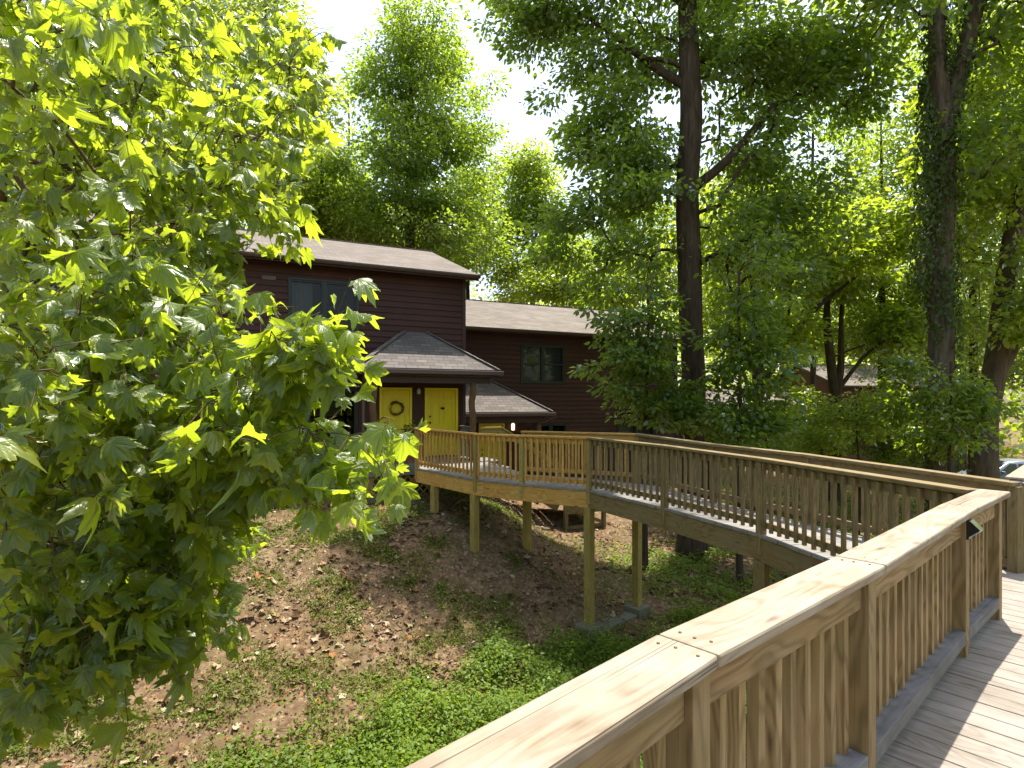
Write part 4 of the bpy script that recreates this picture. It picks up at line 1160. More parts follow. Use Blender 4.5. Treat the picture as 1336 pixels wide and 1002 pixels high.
# ------------------------------------------------------------------ car
def make_car(loc, yaw, label):
    root = empty('parked_car', loc, label, 'car')
    c, s_ = math.cos(yaw), math.sin(yaw); L0 = V(loc)
    def W(x, y, z): return L0 + V((c * x - s_ * y, s_ * x + c * y, z))
    # body: cross sections along x (length 4.5 m), half width, sill, belt, roof
    secs = [(-2.22, .62, .38, .80, .82), (-2.12, .78, .30, .95, 1.0), (-1.75, .86, .28, 1.02, 1.42), (-1.2, .88, .26, 1.02, 1.60), (-.3, .89, .26, .99, 1.64), (.35, .89, .26, .97, 1.58), (.95, .88, .26, .96, 1.14), (1.6, .86, .27, .92, 1.0), (2.05, .78, .3, .80, .86), (2.25, .6, .36, .62, .66)]
    m = MB(); rings = []
    for (x, hw, z0, zb, zr) in secs:
        r = hw * .78 if zr - zb > .2 else hw * .9
        rings.append([W(x, y, z) for y, z in ((-hw * .9, z0), (-hw, z0 + .15), (-hw, zb - .1), (-hw * .95, zb), (-r, zr - .05), (-r * .8, zr), (r * .8, zr), (r, zr - .05), (hw * .95, zb), (hw, zb - .1), (hw, z0 + .15), (hw * .9, z0))])
    b = 0; n = len(rings[0])
    for rg in rings: m.v += [tuple(p) for p in rg]
    for i in range(len(rings) - 1):
        for k in range(n):
            k2 = (k + 1) % n
            m.f.append((i * n + k, (i + 1) * n + k, (i + 1) * n + k2, i * n + k2)); m.uv.append([(0, 0)] * 4); m.sm.append(True)
    m.f.append(tuple(range(n))); m.uv.append([(0, 0)] * n); m.sm.append(False)
    m.f.append(tuple(reversed(range((len(rings) - 1) * n, len(rings) * n)))); m.uv.append([(0, 0)] * n); m.sm.append(False)
    m.build('body', M['silver'], root)
    for sg in (-1, 1):
        for (x0, x1, x2, x3) in ((-1.62, -.88, -.92, -1.42), (-.80, .0, .0, -.82), (.08, .84, .34, .08)):
            m = MB(); yb, yt = sg * .872, sg * .735
            p = [W(x0, yb, 1.05), W(x1, yb, 1.05), W(x2, yt, 1.50), W(x3, yt, 1.48)]
            q_ = V((0, 0, 0)); o_ = (W(0, sg, 0) - W(0, 0, 0)) * .022
            p = [a + o_ for a in p]
            m.face(p if sg < 0 else list(reversed(p))); m.build('window', M['carwin'], root)
    for nm, pts in (('rear_window', [(-2.0, -.66, 1.08), (-2.0, .66, 1.08), (-1.72, .58, 1.46), (-1.72, -.58, 1.46)]), ('windscreen', [(1.02, .7, 1.10), (1.02, -.7, 1.10), (.42, -.6, 1.58), (.42, .6, 1.58)])):
        m = MB(); m.face([W(x + (.05 if x > 0 else -.09), y, z + .02) for x, y, z in reversed(pts)]); m.build(nm, M['carwin'], root)
    for sg in (-1, 1):
        for x in (-1.38, 1.40):
            m = MB(); prof = [(.21, -.1), (.31, -.11), (.335, -.07), (.335, .07), (.31, .11), (.21, .1)]
            b0 = len(m.v); N = 22
            for r, yy in prof:
                for k in range(N): a = 2 * math.pi * k / N; m.v.append(tuple(W(x + r * math.cos(a), sg * .80 + yy, .335 + r * math.sin(a))))
            for i in range(len(prof) - 1):
                for k in range(N):
                    k2 = (k + 1) % N; m.f.append((i * N + k, i * N + k2, (i + 1) * N + k2, (i + 1) * N + k)); m.uv.append([(0, 0)] * 4); m.sm.append(True)
            wl = m.build('wheel', M['rubber'], root)
            m = MB()
            for k in range(5):
                a = 2 * math.pi * k / 5; m.bar(W(x, sg * .89, .335), W(x + .2 * math.cos(a), sg * .885, .335 + .2 * math.sin(a)), .05, .03)
            m.tube([W(x + .205 * math.cos(a), sg * .885, .335 + .205 * math.sin(a)) for a in [2 * math.pi * k / 20 for k in range(21)]], [.018] * 21, 6)
            m.build('rim', M['rim'], wl)
        m = MB(); m.box(W(-2.15, sg * .66, .95), W(1, 0, 0) - W(0, 0, 0), W(0, 1, 0) - W(0, 0, 0), .06, .09, .12); m.build('tail_light', M['redlight'], root, .02)
        m = MB(); m.box(W(.72, sg * .98, 1.06), W(1, 0, 0) - W(0, 0, 0), W(0, 1, 0) - W(0, 0, 0), .06, .09, .07); m.build('mirror', M['silver'], root, .02)
    return root
make_car((24.6, 28.2, gz(24.6, 28.2) + .04), R(168), 'silver hatchback parked beyond the trees past the walkway')

# ------------------------------------------------------------------ potted plants on the porch
def potted(t, q, h, nst, mat, label, potm, size, seed):
    rng = np.random.default_rng(seed)
    b = H1(t, q, .04); root = empty('potted_plant', tuple(b), label, 'potted plant')
    m = MB(); m.lathe(b, [(.085, 0), (.12, .22), (.135, .225), (.138, .28), (.12, .282), (.115, .25), (.0, .25)], 18); m.build('pot', potm, root)
    m = MB(); ps, ds, ns = [], [], []
    for k in range(nst):
        a = rng.uniform(0, 6.28); r = rng.uniform(.05, .3) * h; hh = h * rng.uniform(.6, 1.0)
        pts = [b + V((0, 0, .24)), b + V((.4 * r * math.cos(a), .4 * r * math.sin(a), .24 + hh * .5)), b + V((r * math.cos(a), r * math.sin(a), .24 + hh))]
        m.tube(pts, [.008, .006, .003], 5)
        for j in range(26):
            f = rng.uniform(.2, 1); p = pts[0].lerp(pts[1], f * 2) if f < .5 else pts[1].lerp(pts[2], f * 2 - 1)
            ps.append(tuple(p)); d = rng.normal(0, 1, 3); d[2] = abs(d[2]) * .2; ds.append(d); nn_ = rng.normal(0, .4, 3); nn_[2] += 1; ns.append(nn_)
    m.build('stems', M['twig'], root)
    v, f, r_, uv = leaves(np.array(ps), np.array(ds), np.array(ns), size * rng.uniform(.6, 1.3, len(ps)), T_OVAL, 0, rng)
    fast_mesh('foliage', v, f, mat, root, r_, None, tuple(b))
potted(-1.22, 1.25, .85, 16, M['leaf_mid'], 'tall leafy plant in a terracotta pot on the porch edge', M['terracotta'], .10, 3)
potted(-1.85, 1.2, .7, 14, M['leaf_dark'], 'dark leafy plant in a low dark pot behind the porch post', M['brass'], .09, 4)

# ------------------------------------------------------------------ ground layer
def vis_region(n, x0, x1, y0, y1, rng, dens):
    """Random ground points kept where the density function says so."""
    x = rng.uniform(x0, x1, n); y = rng.uniform(y0, y1, n)
    k = rng.random(n) < dens(x, y); x, y = x[k], y[k]
    return x, y, GZ(x, y)
def nz2(x, y, s, o=0.0): return np.array([noise.fractal(V((a * s + o, b * s, o)), .9, 2.0, 3) for a, b in zip(x, y)])
rng = np.random.default_rng(5)
# cover plants: a bright bed along the gully floor and a darker one under the boardwalk
def cover_density(x, y):
    # bed nearest the walkway: below the line from (-3.6, 6.6) to (2.7, 10.1)
    sdist = y - np.where(x < -1.2, 8.1 + (x + 1.2) * .85, 8.1 + (x + 1.2) * .62)
    nz = nz2(x, y, .7) * 1.3
    a = 1 / (1 + np.exp((sdist + nz * .8) * 7))
    b = np.exp(-(((x - 4.9) / 2.6) ** 2 + ((y - 13.2) / 2.3) ** 2) ** 2) * (nz > -.35)
    c = np.where((x > 6) & (y > 8), .7, 0) * np.clip(nz + .5, 0, 1)
    under = ((x > .2) & (x < 3.1) & (y > 9.9) & (y < 12)) * 1.0
    return np.clip(np.maximum(np.maximum(a, b), c) * (1 - .85 * under), 0, 1)
def cover(name, label, n, box, dens, mat, size, hgt, seed, per=9):
    rng = np.random.default_rng(seed)
    x, y, z = vis_region(n, *box, rng, dens); k = len(x)
    hh = hgt * rng.uniform(.45, 1.5, k) * np.clip(1 + 1.3 * nz2(x, y, 1.4, 3), .35, 2.4)
    ci = np.repeat(np.arange(k), per); m_ = len(ci)
    off = rng.normal(0, 1, (m_, 3)) * np.array([.085, .085, 0]); off[:, 2] = rng.uniform(.25, 1.0, m_)
    pos = np.stack([x[ci] + off[:, 0], y[ci] + off[:, 1], z[ci] + off[:, 2] * hh[ci]], 1)
    d = np.stack([off[:, 0] * 9 + rng.normal(0, .5, m_), off[:, 1] * 9 + rng.normal(0, .5, m_), rng.normal(-.1, .25, m_)], 1)
    nr = rng.normal(0, .32, (m_, 3)); nr[:, 2] += 1
    v, f, r_, uv = leaves(pos, d, nr, size * rng.uniform(.55, 1.3, m_), T_OVAL, .4, rng)
    o = fast_mesh(name, v, f, mat, None, r_); o['kind'] = 'stuff'; o['label'] = label; o['category'] = 'plants'
cover('ground_cover', 'bright green leafy ground cover along the gully floor beside the walkway', 21000, (-4.5, 6, 3.5, 11.2), lambda x, y: cover_density(x, y) * (y < 11), M['cover'], .062, .2, 21, 14)
cover('ground_cover', 'darker green ground cover on the bank under the boardwalk', 26000, (1.5, 24, 10.9, 29), lambda x, y: cover_density(x, y), M['cover'], .085, .13, 22)
# grass and small weeds in patches on the bare slope
def weed(x, y): 
    nz = nz2(x, y, .85, 9)
    return np.clip((nz + .10) * 2.6 + np.where(y < 8.2, .25, 0), 0.05, 1) * (1 - cover_density(x, y)) * (1 - .8 * ((x > .2) & (y > 9.5)))
x, y, z = vis_region(95000, -11, 4, 6.2, 15.4, rng, weed); k = len(x); per = 3; ci = np.repeat(np.arange(k), per); m_ = len(ci)
pos = np.stack([x[ci] + rng.normal(0, .025, m_), y[ci] + rng.normal(0, .025, m_), z[ci]], 1)
d = rng.normal(0, .55, (m_, 3)); d[:, 2] = 1
v, f, r_, uv = leaves(pos, d, rng.normal(0, 1, (m_, 3)), rng.uniform(.03, .10, m_), T_BLADE, 0, rng)
o = fast_mesh('grass', v, f, M['grassm'], None, r_); o['kind'] = 'stuff'; o['label'] = 'thin patches of grass on the bare red slope'; o['category'] = 'grass'
x, y, z = vis_region(16000, -11, 4, 6.2, 15.4, rng, weed); k = len(x); per = 7; ci = np.repeat(np.arange(k), per); m_ = len(ci)
off = rng.normal(0, .045, (m_, 2)); pos = np.stack([x[ci] + off[:, 0], y[ci] + off[:, 1], z[ci] + rng.uniform(.01, .06, m_)], 1)
d = np.concatenate([off * 20 + rng.normal(0, .4, (m_, 2)), rng.normal(.1, .2, (m_, 1))], 1); nr = rng.normal(0, .3, (m_, 3)); nr[:, 2] += 1
v, f, r_, uv = leaves(pos, d, nr, rng.uniform(.025, .06, m_), T_OVAL, 0, rng)
o = fast_mesh('weeds', v, f, M['cover'], None, r_); o['kind'] = 'stuff'; o['label'] = 'small weeds scattered over the bare red slope'; o['category'] = 'weeds'
# fallen leaves
def litter_d(x, y): return np.clip(.55 + nz2(x, y, .6, 4) * 1.2, .12, 1)
x, y, z = vis_region(70000, -11, 9, 6.0, 17, rng, litter_d); m_ = len(x)
pos = np.stack([x, y, z + rng.uniform(.008, .032, m_)], 1)
nr = rng.normal(0, .24, (m_, 3)); nr[:, 2] += 1; d = rng.normal(0, 1, (m_, 3)); d[:, 2] *= .2
sz = .024 + .11 * rng.random(m_) ** 6
v, f, r_, uv = leaves(pos, d, nr, sz, T_LOBED_LO, 1.0, rng)
o = fast_mesh('fallen_leaves', v, f, M['litter'], None, r_); o['kind'] = 'stuff'; o['label'] = 'tan and brown fallen leaves lying over the slope'; o['category'] = 'leaves'
x, y, z = vis_region(5000, -11, 9, 6.0, 17, rng, litter_d); m = MB()
for a, b, c_ in list(zip(x, y, z))[:520]:
    an = random.uniform(0, 6.28); l_ = random.uniform(.06, .32); dz = random.uniform(-.01, .03)
    p = V((a, b, c_ + .03)); q_ = V((a + l_ * math.cos(an), b + l_ * math.sin(an), gz(a + l_ * math.cos(an), b + l_ * math.sin(an)) + .03))
    m.tube([p, (p + q_) / 2 + V((random.uniform(-.02, .02), random.uniform(-.02, .02), .01)), q_], [.006, .005, .002], 4)
o = m.build('fallen_twigs', M['twig']); o['kind'] = 'stuff'; o['label'] = 'thin dry twigs lying among the fallen leaves'; o['category'] = 'twigs'

# ------------------------------------------------------------------ trees
def px(u, y_, depth):           # a place in the world seen in that direction at that distance
    return ((u - 668) / F_PX * depth, depth, EYE + (HORIZON - y_) / F_PX * depth)
def base(u, depth):
    x = (u - 668) / F_PX * depth
    return np.array([x, depth, gz(x, depth)])

# the broad-leaved tree whose boughs fill the picture's near side; its trunk stands beyond the walkway's edge
def near_boughs():
    rng = np.random.default_rng(42)
    root = empty('sycamore_tree', (-6.3, 5.6, gz(-6.3, 5.6)), 'leafy bough of a broad lobed-leaf tree hanging sunlit before the house', 'tree')
    bz = gz(-6.3, 5.6)
    trunk = [(-6.3, 5.6, bz - .2), (-6.25, 5.65, 1), (-6.1, 5.7, 4), (-6.0, 5.6, 7.5), (-5.9, 5.6, 10.5)]
    rad = [.30, .25, .2, .13, .05]
    # reach of the boughs, as (u, v, half-size in u, half-size in v, depth from, depth to, share)
    zones = [(60, 80, 100, 110, 3.0, 7.5, 11), (190, 60, 110, 90, 4.2, 8, 13), (300, 70, 80, 100, 5.0, 8, 7), (100, 220, 130, 110, 3.2, 7.5, 14), (240, 200, 95, 90, 3.8, 7, 12), (335, 190, 45, 50, 4.2, 6.5, 3),
             (60, 370, 100, 110, 2.8, 7, 11), (190, 350, 110, 95, 3.2, 6.5, 12), (232, 390, 40, 60, 3, 5, 4), (60, 520, 100, 110, 2.6, 6, 7.5), (200, 500, 110, 95, 2.8, 5.5, 8), (290, 520, 55, 50, 2.8, 4.2, 4.5), (260, 600, 70, 45, 2.9, 4.4, 5),
             (60, 660, 95, 100, 2.8, 6, 7), (180, 660, 100, 80, 3.0, 5.5, 6), (238, 690, 30, 40, 3.1, 4.6, 2.4), (70, 780, 80, 70, 2.9, 4.6, 5.5), (170, 770, 65, 65, 3.0, 4.6, 4), (205, 740, 28, 30, 3.2, 4.4, 1.3), (40, 840, 30, 40, 2.8, 4, 1.8), (190, 800, 10, 20, 3.0, 3.4, .3),
             (355, 440, 26, 20, 2.7, 3.2, 1.3), (390, 440, 12, 14, 2.7, 3.0, .5), (400, 565, 26, 12, 2.8, 3.2, 1.0), (458, 572, 12, 8, 2.8, 3.0, .6), (365, 605, 28, 14, 2.8, 3.4, 1.0), (350, 490, 16, 14, 2.8, 3.2, .4), (385, 130, 26, 50, 4.5, 6.5, 2.2), (380, 60, 30, 50, 5, 7.5, 2), (330, 250, 26, 40, 4, 6, 1.4), (60, 10, 90, 30, 2.4, 4, 2), (30, 880, 32, 30, 2.7, 3.6, 1.6), (110, 850, 45, 35, 3.0, 4.2, 1.6), (215, 800, 30, 40, 3.1, 4.0, .9), (265, 745, 20, 25, 3.2, 4.2, .6)]
    W_ = np.array([z[6] for z in zones]); nc = 940
    zi = rng.choice(len(zones), nc, p=W_ / W_.sum())
    for k in range(len(zones)): zi[k] = k
    Z = np.array([z[:6] for z in zones])[zi]
    a = rng.uniform(0, 2 * np.pi, nc); r = np.sqrt(rng.random(nc)) * .88
    u = Z[:, 0] + Z[:, 2] * r * np.cos(a); v_ = Z[:, 1] + Z[:, 3] * r * np.sin(a)
    dep = rng.uniform(Z[:, 4], Z[:, 5])
    cl = np.array([px(*t) for t in zip(u, v_, dep)])
    cl = cl[cl[:, 2] > GZ(cl[:, 0], cl[:, 1]) + .35]
    far = sample_blobs([(-7.5, 6.5, 7.5, 2.2, 2.5, 2.6, 1), (-8, 4, 4, 2.0, 2.4, 3.5, 1)], 70, rng)
    mb = MB(); trunk_tube(mb, trunk, rad)
    allc = np.vstack([cl, far])
    skeleton(trunk, rad, allc, mb, .12, 6, .9, .0035, .52, .4)
    P_, D_, N_, S_ = [], [], [], []
    for c in allc:
        nd = rng.integers(2, 4)
        nearness = c[1] < 8.5
        outw = np.array([c[0] + 6.1, c[1] - 5.6, 0]); outw /= np.linalg.norm(outw) + 1e-6
        for _ in range(nd):
            tw = outw * .55 + rng.normal(0, .55, 3); tw[2] -= .25; tw /= np.linalg.norm(tw)
            ln = rng.uniform(.18, .38); s0 = c + rng.normal(0, .08, 3); e = s0 + tw * ln
            midp = (s0 + e) / 2 + np.array([0, 0, .03])
            mb.tube([tuple(c), tuple(s0 * .4 + midp * .6), tuple(e)], [.004, .003, .0018], 4)
            for _k in range(rng.integers(3, 7)):
                f = rng.uniform(.15, 1.05); p = s0 + (e - s0) * f
                side = rng.normal(0, 1, 3); side[2] = side[2] * .4 - .35; side /= np.linalg.norm(side)
                pet = rng.uniform(.03, .08); q_ = p + side * pet
                if _k < 3: mb.tube([tuple(p), tuple(q_)], [.0016, .0013], 3)
                P_.append(q_); D_.append(side * .8 + tw * .5 + np.array([0, 0, -.35])); nn_ = rng.normal(0, .5, 3); nn_[2] += .9; nn_[1] -= .25; N_.append(nn_); S_.append(rng.choice([.058, .078, .098, .115, .14]) * rng.uniform(.85, 1.15))
    mb.build('trunk', M['twig'], root)
    v, f, r_, uv = leaves(np.array(P_), np.array(D_), np.array(N_), np.array(S_), T_LOBED, 1.25, rng)
    fast_mesh('crown', v, f, M['leaf_syc'], root, r_, uv, (-3.5, 4.5, 2), smooth=True)
near_boughs()

def simple(name, label, u, depth, top_v, crown, nclus, nleaf, ls, lm, bark, cr, seed, rad=.25, lean=0.0, first=.3, grp=None, tmpl=T_OVAL, **kw):
    """crown: list of (u, v, half-u, half-v, share) seen from the camera, made round in depth."""
    b = base(u, depth); topz = EYE + (HORIZON - top_v) / F_PX * depth
    trunk = [tuple(b - np.array([0, 0, .3])), (b[0] + lean * .3, b[1], b[2] + (topz - b[2]) * .35), (b[0] + lean, b[1], b[2] + (topz - b[2]) * .75), (b[0] + lean * 1.2, b[1], topz - .4)]
    blobs = []
    for (cu, cv, hu, hv, wt, *dd) in crown:
        dz = dd[0] if dd else 0
        p = px(cu, cv, depth + dz); rx = hu / F_PX * depth; rz = hv / F_PX * depth
        blobs.append((*p, rx, rx * .9, rz, wt))
    return tree(name, label, tuple(b), trunk, [rad, rad * .8, rad * .42, .03], blobs, int(nclus * 1.5), int(nleaf * 1.9), ls * .80, lm, bark, cr, tmpl, 'tree', grp, first, seed=seed, **kw)
TG = 'trees standing round the houses'
# tall straight tree behind the roof
simple('tulip_tree', 'tall straight tree with pointed mid-green crown rising behind the maroon roof', 535, 31, 2,
       [(545, 56, 66, 52, 1.5), (548, 140, 104, 76, 3.2), (545, 230, 122, 75, 4), (548, 310, 125, 50, 3)], 240, 26000, .27, M['leaf_mid'], M['bark_grey'], 1.05, 101, .34, 0, .28)
simple('oak_tree', 'slender open-crowned tree beside the tall one behind the lower roof', 690, 37, 190,
       [(690, 225, 36, 40, 1.6), (700, 280, 42, 50, 2), (655, 315, 60, 60, 2)], 120, 7500, .30, M['leaf_sun'], M['bark_grey'], 1.1, 102, .22, .6, .35)
simple('ash_tree', 'pale yellow-green airy tree standing behind the near bough', 345, 22, -40,
       [(350, 60, 62, 85, 2), (395, 130, 45, 65, 1.2), (330, 170, 70, 70, 1.5), (280, 30, 60, 70, 1)], 150, 8500, .23, M['leaf_pale'], M['bark_grey'], .75, 103, .24, 0, .3)
simple('maple_tree', 'rounded deep-green tree just behind the roof ridge', 420, 30, 150,
       [(410, 250, 70, 75, 2), (360, 260, 70, 60, 2), (460, 290, 60, 45, 1)], 120, 13000, .27, M['leaf_sun'], M['bark_dark'], .95, 104, .24)
simple('maple_tree', 'broad yellow-green tree far behind the hanging bough', 170, 27, 20,
       [(170, 150, 130, 110, 2), (90, 220, 120, 100, 2), (240, 260, 90, 70, 1)], 140, 12000, .28, M['leaf_sun'], M['bark_dark'], 1.1, 105, .28)
simple('maple_tree', 'dense tree behind the far end of the maroon roof', 20, 24, 120,
       [(20, 260, 130, 120, 2), (-80, 250, 120, 120, 1)], 100, 9000, .28, M['leaf_mid'], M['bark_dark'], 1.1, 106, .26)

# big tree in front of the lower house
def big_tree():
    b = base(897, 14.5); X, Y = b[0], b[1]
    trunk = [(X + .1, Y, b[2] - .3), (X + .12, Y, 2), (X + .02, Y, 7), (X + .05, Y, 11), (X - .1, Y, 15), (X, Y - .2, 20)]
    rad = [.34, .31, .28, .25, .17, .04]
    blobs = [(X - 1.2, 14.2, 6.6, 1.8, 1.5, 2.2, 2.3), (X + 1.9, 14.6, 6.0, 1.8, 1.7, 2.2, 2.3), (X - 2.2, 15.2, 9.6, 1.6, 1.3, 1.6, 2.0), (X - 3.8, 15.4, 12.0, 1.6, 1.2, 1.1, 2.2), (X - 2.6, 16.0, 14.8, 2.2, 1.6, 1.3, 2.4), (X + 2.2, 14.8, 10.2, 2.2, 1.7, 1.0, 1.8), (X + 4.2, 15.2, 9.8, 1.6, 1.5, 1.0, 1.2),
             (X - 1.6, 14.9, 8.0, 1.5, 1.4, 1.3, 1.3), (X + 1.7, 15.2, 8.2, 1.7, 1.4, 1.2, 1.3), (X - 2.8, 15, 5.4, 1.4, 1.3, 1.2, 1.0), (X + 3.3, 15.2, 6.6, 1.5, 1.4, 1.5, 1.3), (X - .4, 15.6, 11.4, 2.6, 1.6, 1.2, 1.8),
             (X + .6, 15.8, 13.6, 3.8, 2.6, 2.4, 4.5), (X + 1, 16.2, 17.5, 3.2, 2.8, 2.6, 2.5)]
    limbs = [([(X, Y, 6.9), (X + .9, Y - .1, 7.6), (X + 2.2, Y, 9.2), (X + 4.2, Y + .2, 10.0)], [.13, .11, .08, .04]), ([(X, Y, 9.6), (X - 1.0, Y + .2, 10.4), (X - 2.5, Y + .6, 11.8)], [.13, .09, .04])]
    def keep(c): return not (abs(c[0] / c[1] * 14.5 - X) < .55 and c[1] < Y + .2 and c[2] < 10.3)
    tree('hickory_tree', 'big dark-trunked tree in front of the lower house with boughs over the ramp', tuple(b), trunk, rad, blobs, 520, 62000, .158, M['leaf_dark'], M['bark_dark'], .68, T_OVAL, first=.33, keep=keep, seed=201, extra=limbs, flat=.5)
big_tree()
# leafy young trees standing at its foot
def young(name, label, u, depth, blobs_px, nclus, nleaf, ls, lm, seed, top_v, rad=.07, cr=.4, **kw):
    simple(name, label, u, depth, top_v, blobs_px, int(nclus * .75), int(nleaf * .58), ls * .95, lm, M['bark_dark'], cr, seed, rad, 0, .1, None, T_OVAL, flat=.4, droop=.7, **kw)
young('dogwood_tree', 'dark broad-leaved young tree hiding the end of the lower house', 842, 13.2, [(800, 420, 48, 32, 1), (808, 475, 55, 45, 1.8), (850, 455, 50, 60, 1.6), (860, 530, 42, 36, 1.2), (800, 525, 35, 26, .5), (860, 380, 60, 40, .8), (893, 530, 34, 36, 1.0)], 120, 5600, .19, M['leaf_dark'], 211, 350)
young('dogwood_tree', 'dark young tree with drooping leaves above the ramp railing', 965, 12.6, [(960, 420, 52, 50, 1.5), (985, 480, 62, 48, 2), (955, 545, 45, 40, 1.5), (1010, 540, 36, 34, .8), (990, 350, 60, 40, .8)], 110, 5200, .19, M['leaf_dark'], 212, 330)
young('maple_tree', 'low sunlit sapling between the ivy trunk and the ramp', 1120, 17, [(1105, 550, 50, 32, 1.2), (1060, 575, 35, 22, .8), (1150, 530, 42, 34, 1)], 80, 4200, .17, M['leaf_sun'], 213, 510, .05, .45)
young('maple_tree', 'leafy sapling crowding round the foot of the ivy-clad trunk', 1240, 13.2, [(1190, 520, 42, 38, 1), (1230, 560, 50, 38, 1.6), (1268, 520, 34, 36, 1.0), (1180, 480, 30, 24, .5)], 90, 4200, .17, M['leaf_mid'], 214, 450, .06, .42)

young('maple_tree', 'thin yellow-green sapling before the distant pinkish roof', 1040, 21, [(1035, 535, 48, 34, 1.3), (1065, 560, 45, 30, 1), (1000, 570, 45, 28, 1)], 100, 6800, .19, M['leaf_sun'], 215, 500, .05, .5)
young('dogwood_tree', 'shady understory sapling against the distant red wall', 1150, 22, [(1130, 575, 45, 28, 1), (1175, 555, 45, 38, 1.3), (1195, 585, 40, 26, 1)], 100, 6800, .19, M['leaf_mid'], 216, 540, .05, .5)
young('dogwood_tree', 'bushy dark sapling behind the ramp railing beside the big trunk', 925, 17, [(925, 560, 30, 28, 1), (950, 585, 40, 22, 1), (985, 590, 40, 20, 1)], 60, 3600, .19, M['leaf_mid'], 217, 530, .05, .45)
# forked tree wrapped in ivy
def ivy_tree():
    rng = np.random.default_rng(301)
    b = base(1228, 14.6); X, Y = b[0], b[1]
    f = (X + .05, Y, 8.6)
    trunk = [(X + .1, Y, b[2] - .3), (X + .02, Y, 2), (X, Y, 5), f, (X - .15, Y, 11.2), (X - .3, Y - .1, 15), (X - .4, Y, 18)]
    rad = [.33, .30, .29, .25, .18, .12, .03]
    limb = [f, (X + .65, Y, 10.6), (X + 1.0, Y, 12.4), (X + 1.6, Y, 15.5)]; lr = [.22, .2, .18, .1]
    blobs = [(X - .5, Y, 16, 3.6, 3.2, 2.8, 3), (X + 2.2, Y + .5, 12, 2.4, 2.4, 2.2, 2), (X - 2.2, Y, 11.4, 2, 2, 1.2, 1.2), (X + 1.5, Y - .5, 8, 1.6, 1.8, 1.4, .8)]
    root, cl = tree('forked_tree', 'ivy-clad tree with a forked trunk rising beyond the far railing', tuple(b), trunk, rad, blobs, 150, 20000, .2, M['leaf_mid'], M['bark_grey'], .85, T_OVAL, first=.5, seed=302, extra=[(limb, lr)])
    P_, D_, N_, S_ = [], [], [], []
    for pts, rr, n, lo in ((trunk, rad, 8200, .06), (limb, lr, 1900, 0)):
        A = np.array(pts); sg = np.linalg.norm(np.diff(A, axis=0), axis=1); cu = np.concatenate([[0], np.cumsum(sg)])
        for _ in range(n):
            s_ = rng.uniform(lo, .85) * cu[-1]; c = np.array([np.interp(s_, cu, A[:, i]) for i in range(3)]); r0 = np.interp(s_, cu, rr)
            a = rng.uniform(0, 6.28)
            if noise.noise(V((math.cos(a) * 1.1, math.sin(a) * 1.1 + 3, s_ * .45))) < -.12: continue
            n_ = np.array([math.cos(a), math.sin(a), 0]); P_.append(c + n_ * (r0 * 1.05 + abs(rng.normal(0, .11)))); D_.append(np.array([rng.normal(0, .5), rng.normal(0, .5), -1])); N_.append(n_ + rng.normal(0, .4, 3) + np.array([0, 0, .4])); S_.append(rng.uniform(.07, .15))
    # hanging curtain of ivy
    for _ in range(2000):
        zz = rng.uniform(4.4, 9.8); r0 = .34 * math.sin((zz - 3.6) / 6.2 * math.pi) + .08
        a = rng.uniform(0, 6.28); c = np.array([X - .58 + .1 * math.sin(zz), Y - .2, zz]); n_ = np.array([math.cos(a), math.sin(a), 0])
        P_.append(c + n_ * r0 * rng.random() ** .5); D_.append(np.array([rng.normal(0, .5), rng.normal(0, .5), -1])); N_.append(n_ + np.array([0, 0, .5]) + rng.normal(0, .4, 3)); S_.append(rng.uniform(.07, .15))
    v, f_, r_, uv = leaves(np.array(P_), np.array(D_), np.array(N_), np.array(S_), T_OVAL, 0, rng)
    fast_mesh('ivy', v, f_, M['leaf_ivy'], root, r_, None, tuple(b))
ivy_tree()
b = base(1281, 16)
tree('leaning_tree', 'tan-barked leaning tree with a forked trunk near the parked car', tuple(b), [(b[0] - .1, b[1], b[2] - .3), (b[0] + .05, b[1], 1), (b[0] + .7, b[1], 5), (b[0] + 1.4, b[1], 9), (b[0] + 1.8, b[1], 13)], [.34, .30, .25, .17, .05],
     [(b[0] + 1.5, b[1], 10, 3, 3, 3, 3), (b[0] + .2, b[1] - .6, 4.6, 1.5, 1.5, 1.4, 1), (b[0] - .2, b[1] + 1, 7, 1.8, 1.8, 1.5, 1)], 130, 16000, .2, M['leaf_sun'], M['bark_tan'], .7, T_OVAL, first=.35, seed=303,
     extra=[([(b[0] + .2, b[1], 2.2), (b[0] + .9, b[1] - .1, 3.4), (b[0] + 1.9, b[1], 6)], [.2, .16, .1])])
b = base(1088, 24)
tree('twin_stem_tree', 'slim dark twin-stemmed tree before the distant red house', tuple(b), [(b[0], b[1], b[2] - .3), (b[0] + .02, b[1], 1.5), (b[0] - .25, b[1], 5), (b[0] - .3, b[1], 9)], [.24, .2, .15, .04],
     [(b[0], b[1], 7.6, 3.0, 2.6, 2.0, 2), (b[0] + 2.4, b[1], 4.6, 1.6, 1.6, 1.1, 1), (b[0] - 2.6, b[1] - .5, 4.8, 1.6, 1.6, 1.4, 1)], 120, 15000, .23, M['leaf_sun'], M['bark_dark'], .8, T_OVAL, first=.4, seed=304,
     extra=[([(b[0] + .02, b[1], 1.5), (b[0] + .3, b[1], 3), (b[0] + .42, b[1], 7)], [.17, .14, .06]), ([(b[0] + .1, b[1], 2), (b[0] + 1.3, b[1], 3.6), (b[0] + 2.6, b[1], 4.6)], [.1, .07, .03])])
b = base(985, 19)
